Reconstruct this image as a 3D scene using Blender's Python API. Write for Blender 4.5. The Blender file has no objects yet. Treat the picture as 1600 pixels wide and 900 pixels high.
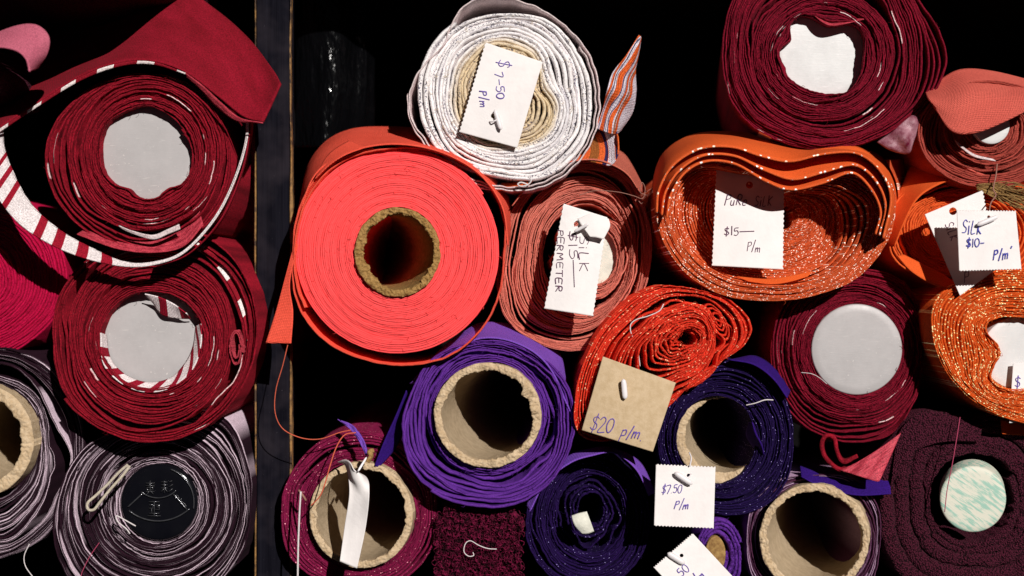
import bpy, math, random
import numpy as np
from mathutils import Vector
PI = math.pi
SC = bpy.context.scene
COL = SC.collection
S = 0.0005          # metres per photograph pixel at the face plane of the stack
D = 2400.0          # camera distance in the same pixels (1.2 m)

# ---------------------------------------------------------------- camera
cam = bpy.data.cameras.new('camera'); co = bpy.data.objects.new('camera', cam); COL.objects.link(co)
co.location = (0, -D*S, 0); co.rotation_euler = (PI/2, 0, 0)
cam.sensor_width = 36; cam.lens = 36*D/1600; cam.clip_start = 0.01; cam.clip_end = 50
cam.dof.use_dof = True; cam.dof.focus_distance = (D-5)*S; cam.dof.aperture_fstop = 4.5
SC.camera = co
# ---------------------------------------------------------------- light
w = bpy.data.worlds.new('World'); SC.world = w; w.use_nodes = True
bg = w.node_tree.nodes['Background']
bg.inputs[0].default_value = (0.75, 0.85, 1.0, 1); bg.inputs[1].default_value = 0.016
sl = bpy.data.lights.new('sun', 'SUN'); sl.energy = 4.6; sl.angle = math.radians(0.5); sl.color = (1, .965, .92)
so = bpy.data.objects.new('sun', sl); COL.objects.link(so)
K = 0.60
ldir = Vector((-.63*K, 1, -.78*K)).normalized()
so.rotation_euler = ldir.to_track_quat('-Z', 'Y').to_euler(); so.location = (1, -1.5, 1.2)
SC.view_settings.view_transform = 'Standard'; SC.view_settings.look = 'None'
SC.view_settings.exposure = 0; SC.view_settings.gamma = 1
SC.render.engine = 'CYCLES'

# ---------------------------------------------------------------- basic helpers
def W(u, v, d):
    k = (D+d)/D*S
    return Vector(((u-800)*k, d*S, -(v-450)*k))
def empty(name, loc):
    o = bpy.data.objects.new(name, None); COL.objects.link(o); o.location = loc; o.empty_display_size = .02
    return o
def tag(o, label=None, cat=None, group=None, kind=None):
    if label: o['label'] = label
    if cat: o['category'] = cat
    if group: o['group'] = group
    if kind: o['kind'] = kind
    return o
def mesh_obj(name, V, F, mat, parent=None, uv=None, smooth=True, label=None):
    """V: (n,3) world coordinates; parent's location is taken off so that the part sits in its thing"""
    V = np.array(V, dtype=np.float64)
    off = np.array(parent_loc(parent)) if parent else V.mean(axis=0)
    V = V - off
    me = bpy.data.meshes.new(name)
    me.from_pydata(V.tolist(), [], F if isinstance(F, list) else F.tolist())
    if uv is not None:
        li = np.empty(len(me.loops), dtype=np.int32); me.loops.foreach_get('vertex_index', li)
        l = me.uv_layers.new(name='UVMap')
        l.data.foreach_set('uv', np.array(uv, dtype=np.float32)[li].ravel())
    me.polygons.foreach_set('use_smooth', [smooth]*len(me.polygons))
    me.materials.append(mat); me.update()
    o = bpy.data.objects.new(name, me); COL.objects.link(o)
    if parent: o.parent = parent
    else: o.location = off
    if label: o['label'] = label
    return o
def parent_loc(p):
    l = Vector(p.location)
    while p.parent: p = p.parent; l += p.location
    return l
def catmull(P, n):
    """open Catmull-Rom through P (list of tuples) -> (n, dim), evenly spaced"""
    P = np.array(P, float)
    Q = np.vstack([2*P[0]-P[1], P, 2*P[-1]-P[-2]])
    m = len(P)-1; t = np.linspace(0, m-1e-9, max(n*4, 60)); i = t.astype(int); f = (t-i)[:, None]
    a, b, c, d = Q[i], Q[i+1], Q[i+2], Q[i+3]
    R = .5*((2*b)+(c-a)*f+(2*a-5*b+4*c-d)*f**2+(3*b-a-3*c+d)*f**3)
    L = np.concatenate([[0], np.cumsum(np.linalg.norm(np.diff(R, axis=0), axis=1))])
    s = np.linspace(0, L[-1], n)
    return np.stack([np.interp(s, L, R[:, k]) for k in range(P.shape[1])], axis=1)
def E(cx, cy, rx, ry, rot=0, n=28):
    r = math.radians(rot)
    return [(cx+rx*math.cos(a)*math.cos(r)-ry*math.sin(a)*math.sin(r),
             cy+rx*math.cos(a)*math.sin(r)+ry*math.sin(a)*math.cos(r)) for a in np.linspace(0, 2*PI, n, endpoint=False)]
NA = 720
def polar(pts, c):
    """closed contour (pixels) -> radius at NA angles about c, smoothed"""
    p = np.array(pts, float); dx, dy = p[:, 0]-c[0], p[:, 1]-c[1]
    a = np.mod(np.arctan2(dy, dx), 2*PI); r = np.hypot(dx, dy); o = np.argsort(a); a, r = a[o], r[o]
    # periodic cubic Hermite (Catmull style, non-uniform)
    n = len(a); A = np.concatenate([a[-2:]-2*PI, a, a[:3]+2*PI]); R = np.concatenate([r[-2:], r, r[:3]])
    q = np.linspace(0, 2*PI, NA, endpoint=False); i = np.searchsorted(A, q, side='right')-1
    i = np.clip(i, 1, len(A)-3)
    h = np.maximum(A[i+1]-A[i], 1e-4); f = (q-A[i])/h
    m0 = (R[i+1]-R[i-1])/np.maximum(A[i+1]-A[i-1], 1e-3)*h; m1 = (R[i+2]-R[i])/np.maximum(A[i+2]-A[i], 1e-3)*h
    lim = 2.5*np.abs(R[i+1]-R[i])+2
    m0 = np.clip(m0, -lim, lim); m1 = np.clip(m1, -lim, lim)
    out = (2*f**3-3*f**2+1)*R[i]+(f**3-2*f**2+f)*m0+(-2*f**3+3*f**2)*R[i+1]+(f**3-f**2)*m1
    k = np.ones(9)/9
    return np.convolve(np.concatenate([out[-4:], out, out[:4]]), k, 'valid')

# ---------------------------------------------------------------- materials
def newmat(name):
    m = bpy.data.materials.new(name); m.use_nodes = True; nt = m.node_tree
    b = nt.nodes['Principled BSDF']
    return m, nt, b
class N:
    """tiny node helper"""
    def __init__(s, nt): s.nt = nt
    def link(s, a, b): s.nt.links.new(a, b)
    def new(s, t, **k):
        n = s.nt.nodes.new(t)
        for a, b in k.items(): setattr(n, a, b)
        return n
    def math(s, op, a, b=None, clamp=False):
        n = s.new('ShaderNodeMath', operation=op, use_clamp=clamp)
        for i, x in enumerate((a, b)):
            if x is None: continue
            if isinstance(x, (int, float)): n.inputs[i].default_value = x
            else: s.link(x, n.inputs[i])
        return n.outputs[0]
    def comb(s, x, y, z=0):
        n = s.new('ShaderNodeCombineXYZ')
        for i, q in enumerate((x, y, z)):
            if isinstance(q, (int, float)): n.inputs[i].default_value = q
            else: s.link(q, n.inputs[i])
        return n.outputs[0]
    def noise(s, vec, scale, detail=2, rough=.5, dist=0):
        n = s.new('ShaderNodeTexNoise'); s.link(vec, n.inputs['Vector']); n.inputs['Scale'].default_value = scale
        n.inputs['Detail'].default_value = detail; n.inputs['Roughness'].default_value = rough; n.inputs['Distortion'].default_value = dist
        return n.outputs[0]
    def ramp(s, f, a, b):
        n = s.new('ShaderNodeMapRange'); s.link(f, n.inputs[0]); n.inputs[1].default_value = a; n.inputs[2].default_value = b
        return n.outputs[0]
    def mix(s, f, a, b):
        n = s.new('ShaderNodeMix', data_type='RGBA')
        if isinstance(f, (int, float)): n.inputs[0].default_value = f
        else: s.link(f, n.inputs[0])
        for i, x in ((6, a), (7, b)):
            if isinstance(x, (tuple, list)): n.inputs[i].default_value = (*x[:3], 1)
            else: s.link(x, n.inputs[i])
        return n.outputs[2]
def fabric(name, c1, c2, streak=(2.5, 3.0), rough=.85, sheen=.15, dash=None, glitter=None, stitch=None, stripe=None,
           weave=None, grain=900, bump=.5, spec=.2, inner=None, checks=None, knit=None, vbands=None, bands=None, graincon=.45):
    """c1/c2: darker and lighter yarn; uv.x runs along the cloth (px/100), uv.y counts windings (roll) or px/100 (sheet)"""
    m, nt, b = newmat(name); n = N(nt)
    tc = n.new('ShaderNodeTexCoord'); uv = tc.outputs['UV']; ob = tc.outputs['Object']
    sp = n.new('ShaderNodeSeparateXYZ'); n.link(uv, sp.inputs[0]); u, v = sp.outputs[0], sp.outputs[1]
    sv = n.comb(n.math('MULTIPLY', u, streak[0]), n.math('MULTIPLY', v, streak[1]))
    st = n.noise(sv, 1.0, 4, .6)
    col = n.mix(n.ramp(st, .3, .7), c1, c2)
    if inner:   # (colour, turn below which it applies)
        col = n.mix(n.ramp(n.math('SUBTRACT', n.math('ADD', v, n.math('MULTIPLY', st, 3)), 1.5), inner[1]+1.2, inner[1]-1.2), col, inner[0])
    if stripe:  # bright yarns running with the winding: colour, threshold, freq along, freq across
        q = n.noise(n.comb(n.math('MULTIPLY', u, stripe[2]), n.math('MULTIPLY', v, stripe[3]), 3.3), 1.0, 2, .5)
        q2 = n.noise(n.comb(n.math('MULTIPLY', u, stripe[2]*4), n.math('MULTIPLY', v, stripe[3]*2.1), 8.3), 1.0, 1, .5)
        q = n.math('ADD', n.math('MULTIPLY', q, .75), n.math('MULTIPLY', q2, .25))
        col = n.mix(n.ramp(q, stripe[1]-.025, stripe[1]+.04), col, stripe[0])
    if stitch:  # small dark ticks in groups: colour
        g = n.noise(n.comb(n.math('MULTIPLY', u, 2.2), n.math('MULTIPLY', v, 1.3), 1.7), 1.0, 2, .6)
        t = n.noise(n.comb(n.math('MULTIPLY', u, 34), n.math('MULTIPLY', v, 3.0), 5.1), 1.0, 1, .6)
        f = n.math('MULTIPLY', n.ramp(g, .49, .60), n.ramp(t, .50, .60))
        col = n.mix(n.math('MULTIPLY', f, .9), col, stitch)
        g2 = n.noise(n.comb(n.math('MULTIPLY', u, .9), n.math('MULTIPLY', v, 2.3), 9.7), 1.0, 2, .6)
        col = n.mix(n.math('MULTIPLY', n.ramp(g2, .55, .68), .35), col, (.22, .2, .3))
    if dash:    # pale selvedge lines that come and go along single windings: colour, threshold
        fl = n.math('FLOOR', n.math('ADD', v, .5)); fr = n.math('ABSOLUTE', n.math('SUBTRACT', v, fl))
        q = n.noise(n.comb(n.math('MULTIPLY', u, .9), n.math('MULTIPLY', fl, 3.71), 2.2), 1.0, 2, .7)
        f = n.math('MULTIPLY', n.ramp(q, dash[1], dash[1]+.01), n.ramp(fr, .24, .18))
        col = n.mix(f, col, dash[0])
    if checks:  # woven white/coloured blocks: colour, period, duty
        f = n.math('LESS_THAN', n.math('FRACT', n.math('ADD', n.math('DIVIDE', u, checks[1]), checks[3] if len(checks) > 3 else 0)), checks[2])
        col = n.mix(f, col, checks[0])
    if bands:   # coloured bands across a sheet: list of (pos, half width, colour) on uv.x
        for (p, hw, c) in bands:
            f = n.math('LESS_THAN', n.math('ABSOLUTE', n.math('SUBTRACT', u, p)), hw)
            col = n.mix(f, col, c)
    for (p, hw, c) in (vbands or []):
        wob = n.math('ADD', v, n.math('MULTIPLY', n.math('SINE', n.math('MULTIPLY', u, 5)), .035))
        col = n.mix(n.math('LESS_THAN', n.math('ABSOLUTE', n.math('SUBTRACT', wob, p)), hw), col, c)
    gr = n.noise(ob, grain, 3, .7)
    gm = n.new('ShaderNodeMix', data_type='RGBA', blend_type='MULTIPLY'); gm.inputs[0].default_value = 1
    n.link(col, gm.inputs[6])
    gv = n.math('ADD', n.math('MULTIPLY', n.ramp(gr, .3, .7), graincon*2), 1-graincon)
    n.link(n.comb(gv, gv, gv), gm.inputs[7]); col = gm.outputs[2]
    hgt = n.math('ADD', n.math('MULTIPLY', gr, .6), n.math('MULTIPLY', st, .4))
    if weave:   # rib period in uv units
        wv = n.math('SINE', n.math('MULTIPLY', v, 2*PI/weave))
        wu = n.math('SINE', n.math('MULTIPLY', u, 2*PI/(weave*1.3)))
        hgt = n.math('ADD', hgt, n.math('MULTIPLY', n.math('ADD', wv, n.math('MULTIPLY', wu, .4)), .28))
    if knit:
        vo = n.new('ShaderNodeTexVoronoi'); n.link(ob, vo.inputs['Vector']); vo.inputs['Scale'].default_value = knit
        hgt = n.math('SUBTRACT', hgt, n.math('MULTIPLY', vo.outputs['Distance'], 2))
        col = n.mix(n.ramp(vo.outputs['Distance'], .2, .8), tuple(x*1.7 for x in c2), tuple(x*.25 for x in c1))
    rgh = rough
    if glitter: # colour, cell scale, share
        vo = n.new('ShaderNodeTexVoronoi')
        if len(glitter) > 3: n.link(n.comb(n.math('MULTIPLY', u, glitter[3]), n.math('MULTIPLY', v, glitter[4]), 0), vo.inputs['Vector']); vo.inputs['Scale'].default_value = 1
        else: n.link(ob, vo.inputs['Vector']); vo.inputs['Scale'].default_value = glitter[1]
        s2 = n.new('ShaderNodeSeparateColor'); n.link(vo.outputs['Color'], s2.inputs[0])
        f = n.math('MULTIPLY', n.math('LESS_THAN', vo.outputs['Distance'], .36), n.math('LESS_THAN', s2.outputs[0], glitter[2]))
        col = n.mix(f, col, n.mix(n.ramp(s2.outputs[1], .2, .9), glitter[0], tuple(min(1, x*1.6+.15) for x in glitter[0])))
        n.link(n.math('MULTIPLY', f, .35), b.inputs['Metallic'])
        n.link(n.math('SUBTRACT', rough, n.math('MULTIPLY', f, .45)), b.inputs['Roughness'])
    else: b.inputs['Roughness'].default_value = rough
    n.link(col, b.inputs['Base Color'])
    b.inputs['Sheen Weight'].default_value = sheen*.25; b.inputs['Sheen Roughness'].default_value = .4
    b.inputs['Sheen Tint'].default_value = (*[min(1, x*1.5+.1) for x in c2], 1)
    b.inputs['Specular IOR Level'].default_value = spec*.6
    bp = n.new('ShaderNodeBump'); bp.inputs['Strength'].default_value = bump; bp.inputs['Distance'].default_value = .0012
    n.link(hgt, bp.inputs['Height']); n.link(bp.outputs[0], b.inputs['Normal'])
    return m
def simple(name, c, c2=None, rough=.5, scale=60, bump=.1, spec=.5, bscale=None, detail=4, metallic=0, lo=.35, hi=.65):
    m, nt, b = newmat(name); n = N(nt); tc = n.new('ShaderNodeTexCoord'); ob = tc.outputs['Object']
    f = n.noise(ob, scale, detail, .6)
    n.link(n.mix(n.ramp(f, lo, hi), c, c2 or tuple(x*.85 for x in c)), b.inputs['Base Color'])
    b.inputs['Roughness'].default_value = rough; b.inputs['Specular IOR Level'].default_value = spec; b.inputs['Metallic'].default_value = metallic
    bp = n.new('ShaderNodeBump'); bp.inputs['Strength'].default_value = bump; bp.inputs['Distance'].default_value = .001
    n.link(n.noise(ob, bscale or scale*6, 4, .65), bp.inputs['Height']); n.link(bp.outputs[0], b.inputs['Normal'])
    return m

MAROON1, MAROON2 = (.05, .001, .005), (.26, .005, .024)
M = {}
M['maroon'] = fabric('maroon_cloth', MAROON1, MAROON2, dash=((.8, .58, .58), .655), sheen=.25, bump=.9, graincon=.6, grain=700)
M['maroon_red'] = fabric('red_maroon_cloth', (.065, .001, .004), (.34, .007, .022), dash=((.8, .58, .58), .655), bump=.9, graincon=.6, grain=700)
M['maroon_plain'] = fabric('maroon_velvet', (.16, .003, .009), (.27, .006, .02), streak=(1, 1), sheen=.25, bump=.5, weave=.03)
M['maroon_crush'] = fabric('crushed_maroon_velvet', (.2, .004, .015), (.6, .06, .09), streak=(6, 22), sheen=.4, bump=.9, spec=.4)
M['selvedge'] = fabric('striped_selvedge', (.24, .004, .015), (.32, .008, .03), streak=(1, 1), checks=((.78, .68, .68), .36, .60), weave=.03, sheen=.05)
M['barred'] = fabric('white_band_with_red_bars', (.66, .58, .58), (.76, .68, .68), streak=(1, 1), weave=.03, sheen=0, bands=[(p, h, (.28, .006, .02)) for p, h in ((.50, .035), (.72, .045), (.98, .05), (1.66, .07), (2.0, .08), (2.40, .09), (2.80, .09))])
M['selvedge_dash'] = fabric('dashed_selvedge', (.2, .004, .012), (.26, .008, .02), streak=(1, 1), checks=((.78, .68, .66), .62, .42), sheen=.05)
M['crimson'] = fabric('crimson_pink_cloth', (.28, .001, .025), (.50, .003, .055), sheen=.2, bump=.6)
M['rose'] = fabric('rose_felt', (.42, .09, .14), (.52, .13, .19), streak=(1, 1), grain=1100, bump=.7)
M['plum_stripe'] = fabric('plum_striped_cloth', (.006, .0015, .004), (.022, .005, .013), stripe=((.60, .46, .54), .56, .30, 2.3), bump=.7)
M['plum_stripe2'] = fabric('plum_striped_light', (.05, .01, .035), (.10, .03, .07), stripe=((.42, .27, .40), .55, .3, 1.5), bump=.7)
M['white'] = fabric('cream_speckled_cloth', (.76, .70, .70), (.90, .86, .85), stitch=(.04, .035, .08), inner=((.66, .52, .34), 10), bump=.6, sheen=.05, graincon=.2)
M['white_edge'] = fabric('cream_selvedge', (.55, .42, .42), (.7, .6, .6), bump=.5, sheen=.05)
M['coral'] = fabric('coral_cloth', (.82, .06, .062), (.96, .095, .098), streak=(1.5, 2.2), sheen=.0, bump=.35, graincon=.12)
M['coral_sheet'] = fabric('coral_ribbed_cloth', (.72, .075, .042), (.84, .10, .06), streak=(1, 1), weave=.024, sheen=.05, bump=.45, graincon=.2)
M['salmon'] = fabric('salmon_cloth', (.42, .10, .07), (.70, .215, .16), sheen=.05, bump=.7, graincon=.3)
M['salmon_sheet'] = fabric('salmon_sheet', (.46, .11, .075), (.58, .15, .10), streak=(1, 1), weave=.03, sheen=.05, bump=.7, graincon=.2)
M['pinkcoral'] = fabric('pink_coral_felt', (.60, .10, .075), (.68, .13, .095), streak=(1, 1), grain=1400, bump=.8, weave=.035, graincon=.25)
M['rust'] = fabric('rust_red_cloth', (.22, .03, .022), (.40, .07, .05), sheen=.1, bump=.8, graincon=.4)
M['orange'] = fabric('orange_cloth', (.56, .075, .014), (.74, .12, .025), sheen=.05, bump=.5, graincon=.25)
M['orange_sheet'] = fabric('orange_felt_sheet', (.64, .09, .016), (.72, .11, .022), streak=(1, 1), sheen=.05, bump=.5, grain=1300, graincon=.22)
M['orange_glit'] = fabric('orange_glitter_cloth', (.34, .045, .014), (.62, .10, .026), sheen=.05, bump=.7, glitter=((.95, .60, .45), 620, .42, 34, 1.6), graincon=.3)
M['orange_edge'] = fabric('orange_glitter_rim', (.6, .09, .02), (.72, .12, .03), sheen=.05, bump=.5, glitter=((1, .8, .6), 330, .45), graincon=.3)
M['gold_glit'] = fabric('amber_glitter_cloth', (.42, .045, .006), (.72, .11, .014), sheen=.05, bump=.7, glitter=((.95, .62, .24), 520, .55, 30, 1.3), graincon=.3)
M['red_glit'] = fabric('red_glitter_cloth', (.44, .016, .006), (.78, .05, .022), sheen=.05, bump=.8, glitter=((.95, .30, .14), 620, .28, 34, 1.4), graincon=.45)
M['purple'] = fabric('purple_cloth', (.055, .011, .15), (.14, .033, .31), sheen=.1, bump=.6, graincon=.3)
M['purple_sheet'] = fabric('purple_sheet', (.16, .06, .40), (.20, .075, .46), streak=(1, 1), weave=.03, sheen=.15, bump=.5, graincon=.2)
M['indigo'] = fabric('indigo_cloth', (.004, .001, .022), (.016, .004, .06), streak=(4, 4), sheen=.1, bump=.9, glitter=((.16, .11, .35), 900, .10), graincon=.5)
M['indigo_sheet'] = fabric('indigo_sheet', (.022, .004, .12), (.032, .006, .16), streak=(1, 1), sheen=.1, bump=.5)
M['violet'] = fabric('dark_violet_cloth', (.004, .001, .018), (.018, .003, .065), streak=(3, 4), sheen=.1, bump=.8, glitter=((.12, .08, .28), 900, .08))
M['burgundy'] = fabric('burgundy_cloth', (.09, .003, .02), (.27, .010, .07), streak=(3, 5), sheen=.15, bump=.9, glitter=((.55, .16, .22), 800, .10))
M['fuzz'] = fabric('burgundy_boucle', (.04, .001, .010), (.12, .004, .028), sheen=.4, bump=1, knit=260)
M['knit'] = fabric('dark_plum_knit', (.038, .005, .013), (.062, .008, .020), streak=(6, 2), sheen=.25, bump=1, knit=760, graincon=.5)
M['crimson_silk'] = fabric('crimson_slub_silk', (.24, .006, .02), (.70, .08, .12), streak=(4, 26), rough=.55, spec=.5, sheen=.3, bump=.8)
NAVY, OFFW, ORG, BRN = (.03, .02, .08), (.62, .55, .60), (.62, .10, .02), (.28, .09, .02)
M['plaid'] = fabric('orange_plaid_cotton', ORG, (.7, .13, .03), streak=(1, 1), weave=.035, sheen=.0, bump=.8,
                    bands=[(.22, .07, OFFW), (.10, .02, NAVY), (.34, .02, NAVY), (.62, .06, OFFW), (.52, .02, NAVY), (.92, .07, BRN), (1.25, .09, OFFW), (1.12, .03, NAVY), (1.4, .04, NAVY)])
M['plaid_long'] = fabric('plaid_cotton_lengthwise', (.55, .50, .58), (.66, .60, .66), streak=(1, 1), weave=.035, sheen=0, bump=.8, vbands=[(.03, .02, ORG), (.075, .008, NAVY), (.16, .045, ORG), (.215, .008, NAVY), (.33, .03, ORG), (.29, .006, NAVY), (.42, .02, BRN), (.50, .05, ORG)])
M['card'] = simple('cardboard', (.58, .44, .29), (.45, .32, .19), rough=.95, scale=260, bump=.6, spec=.1, bscale=700)
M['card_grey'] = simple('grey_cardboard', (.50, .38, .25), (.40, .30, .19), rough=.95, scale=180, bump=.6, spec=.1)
M['card_dark'] = simple('ochre_cardboard', (.42, .25, .09), (.24, .13, .04), rough=.95, scale=320, bump=1, spec=.1, bscale=800)
def capmat(name, c, sc, rough):
    m, nt, b = newmat(name); n = N(nt); ob = n.new('ShaderNodeTexCoord').outputs['Object']
    mp = n.new('ShaderNodeMapping'); n.link(ob, mp.inputs[0]); mp.inputs['Rotation'].default_value = (0, .7, 0); mp.inputs['Scale'].default_value = (120, 120, 900)
    f = n.noise(mp.outputs[0], 1, 3, .6); g = n.noise(ob, 45, 4, .7); h = n.noise(ob, 420, 2, .7)
    col = n.mix(n.ramp(g, .35, .7), c, tuple(x*.86 for x in c))
    col = n.mix(n.math('MULTIPLY', n.ramp(f, .64, .74), .5), col, sc)
    col = n.mix(n.math('MULTIPLY', n.math('MULTIPLY', n.ramp(h, .66, .72), n.ramp(g, .5, .6)), .8), col, sc)
    n.link(col, b.inputs['Base Color']); n.link(n.math('ADD', n.math('MULTIPLY', g, .4), rough-.2), b.inputs['Roughness']); b.inputs['Specular IOR Level'].default_value = .4
    bp = n.new('ShaderNodeBump'); bp.inputs['Strength'].default_value = .25; bp.inputs['Distance'].default_value = .0006
    n.link(n.math('ADD', g, n.math('MULTIPLY', f, .3)), bp.inputs['Height']); n.link(bp.outputs[0], b.inputs['Normal']); return m
M['cap_white'] = capmat('white_plastic', (.66, .65, .645), (.85, .83, .82), .42)
M['cap'] = capmat('grey_plastic', (.43, .405, .405), (.62, .58, .55), .45)
M['white_core'] = simple('pale_core_end', (.72, .70, .60), (.55, .55, .48), rough=.7, scale=90, bump=.4)
M['black_cap'] = simple('black_plastic', (.003, .003, .005), (.005, .005, .007), rough=.12, scale=40, bump=.03, spec=.4)
M['emblem'] = simple('embossed_black_plastic', (.11, .11, .12), (.07, .07, .08), rough=.18, scale=200, bump=.1, spec=.9, metallic=.6)
M['paper'] = simple('white_card_paper', (.82, .765, .75), (.76, .71, .70), rough=.9, scale=60, bump=.45, spec=.1, bscale=110)
M['kraft'] = simple('kraft_card', (.56, .42, .27), (.48, .35, .21), rough=.9, scale=200, bump=.3, spec=.1, bscale=900)
M['ink'] = simple('violet_ink', (.10, .05, .34), (.16, .10, .42), rough=.6, scale=500, bump=0)
M['ink_dark'] = simple('dark_ink', (.09, .02, .07), (.15, .06, .12), rough=.6, scale=500, bump=0)
M['ink_blue'] = simple('blue_ink', (.03, .03, .30), (.06, .06, .40), rough=.6, scale=500, bump=0)
M['pin'] = simple('milky_plastic', (.78, .73, .74), (.70, .65, .66), rough=.4, scale=100, bump=.02)
M['thread_white'] = simple('white_thread', (.75, .68, .68), rough=.9, scale=800, bump=.5)
M['thread_orange'] = simple('orange_thread', (.70, .12, .06), rough=.9, scale=800, bump=.5)
M['thread_brown'] = simple('brown_thread', (.35, .16, .12), rough=.9, scale=800, bump=.5)
M['thread_pink'] = simple('magenta_thread', (.45, .05, .12), rough=.9, scale=800, bump=.5)
M['rope'] = simple('cream_cotton_cord', (.66, .58, .47), (.52, .44, .34), rough=.9, scale=600, bump=.8)
M['foil'] = simple('clear_wrap', (.40, .20, .24), (.14, .008, .03), rough=.45, scale=90, bump=.6, spec=.5)
M['raffia'] = simple('golden_raffia', (.42, .25, .08), (.22, .11, .03), rough=.8, scale=300, bump=.8)
def post_mat():
    m, nt, b = newmat('black_painted_wood'); n = N(nt); tc = n.new('ShaderNodeTexCoord'); ob = tc.outputs['Object']
    mp = n.new('ShaderNodeMapping'); n.link(ob, mp.inputs[0]); mp.inputs['Scale'].default_value = (260, 60, 8)
    f = n.noise(mp.outputs[0], 1, 5, .7)
    g = n.noise(ob, 900, 2, .6); h = n.noise(ob, 22, 3, .6)
    c = n.mix(n.ramp(f, .35, .75), (.003, .0027, .005), (.010, .0095, .015))
    c = n.mix(n.math('MULTIPLY', n.ramp(h, .45, .7), .5), c, (.035, .028, .035))
    c = n.mix(n.ramp(g, .72, .78), c, (.16, .14, .16))
    n.link(c, b.inputs['Base Color']); b.inputs['Roughness'].default_value = .6; b.inputs['Specular IOR Level'].default_value = .02
    bp = n.new('ShaderNodeBump'); bp.inputs['Strength'].default_value = .5; bp.inputs['Distance'].default_value = .0008
    n.link(f, bp.inputs['Height']); n.link(bp.outputs[0], b.inputs['Normal']); return m
M['post'] = post_mat()
M['post_edge'] = simple('worn_wood_edge', (.33, .17, .05), (.05, .025, .012), rough=.7, scale=110, bump=.5, lo=.42, hi=.6)
M['back'] = simple('dark_back_boards', (.004, .0035, .0035), (.007, .006, .006), rough=.9, scale=20, bump=.6, spec=.05)
def woodend():
    m, nt, b = newmat('painted_wood_end'); n = N(nt); tc = n.new('ShaderNodeTexCoord')
    mp = n.new('ShaderNodeMapping'); n.link(tc.outputs['Object'], mp.inputs[0]); mp.inputs['Rotation'].default_value = (0, math.radians(-36), 0)
    m2 = n.new('ShaderNodeMapping'); n.link(mp.outputs[0], m2.inputs[0]); m2.inputs['Scale'].default_value = (70, 300, 520)
    f = n.noise(m2.outputs[0], 1, 4, .65); g = n.noise(tc.outputs['Object'], 60, 2, .5)
    q = n.math('ADD', n.math('MULTIPLY', f, .75), n.math('MULTIPLY', g, .25))
    n.link(n.mix(n.ramp(q, .48, .56), (.62, .60, .50), (.28, .47, .38)), b.inputs['Base Color'])
    b.inputs['Roughness'].default_value = .6
    bp = n.new('ShaderNodeBump'); bp.inputs['Strength'].default_value = .3; bp.inputs['Distance'].default_value = .001
    n.link(q, bp.inputs['Height']); n.link(bp.outputs[0], b.inputs['Normal']); return m
M['woodend'] = woodend()

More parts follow.
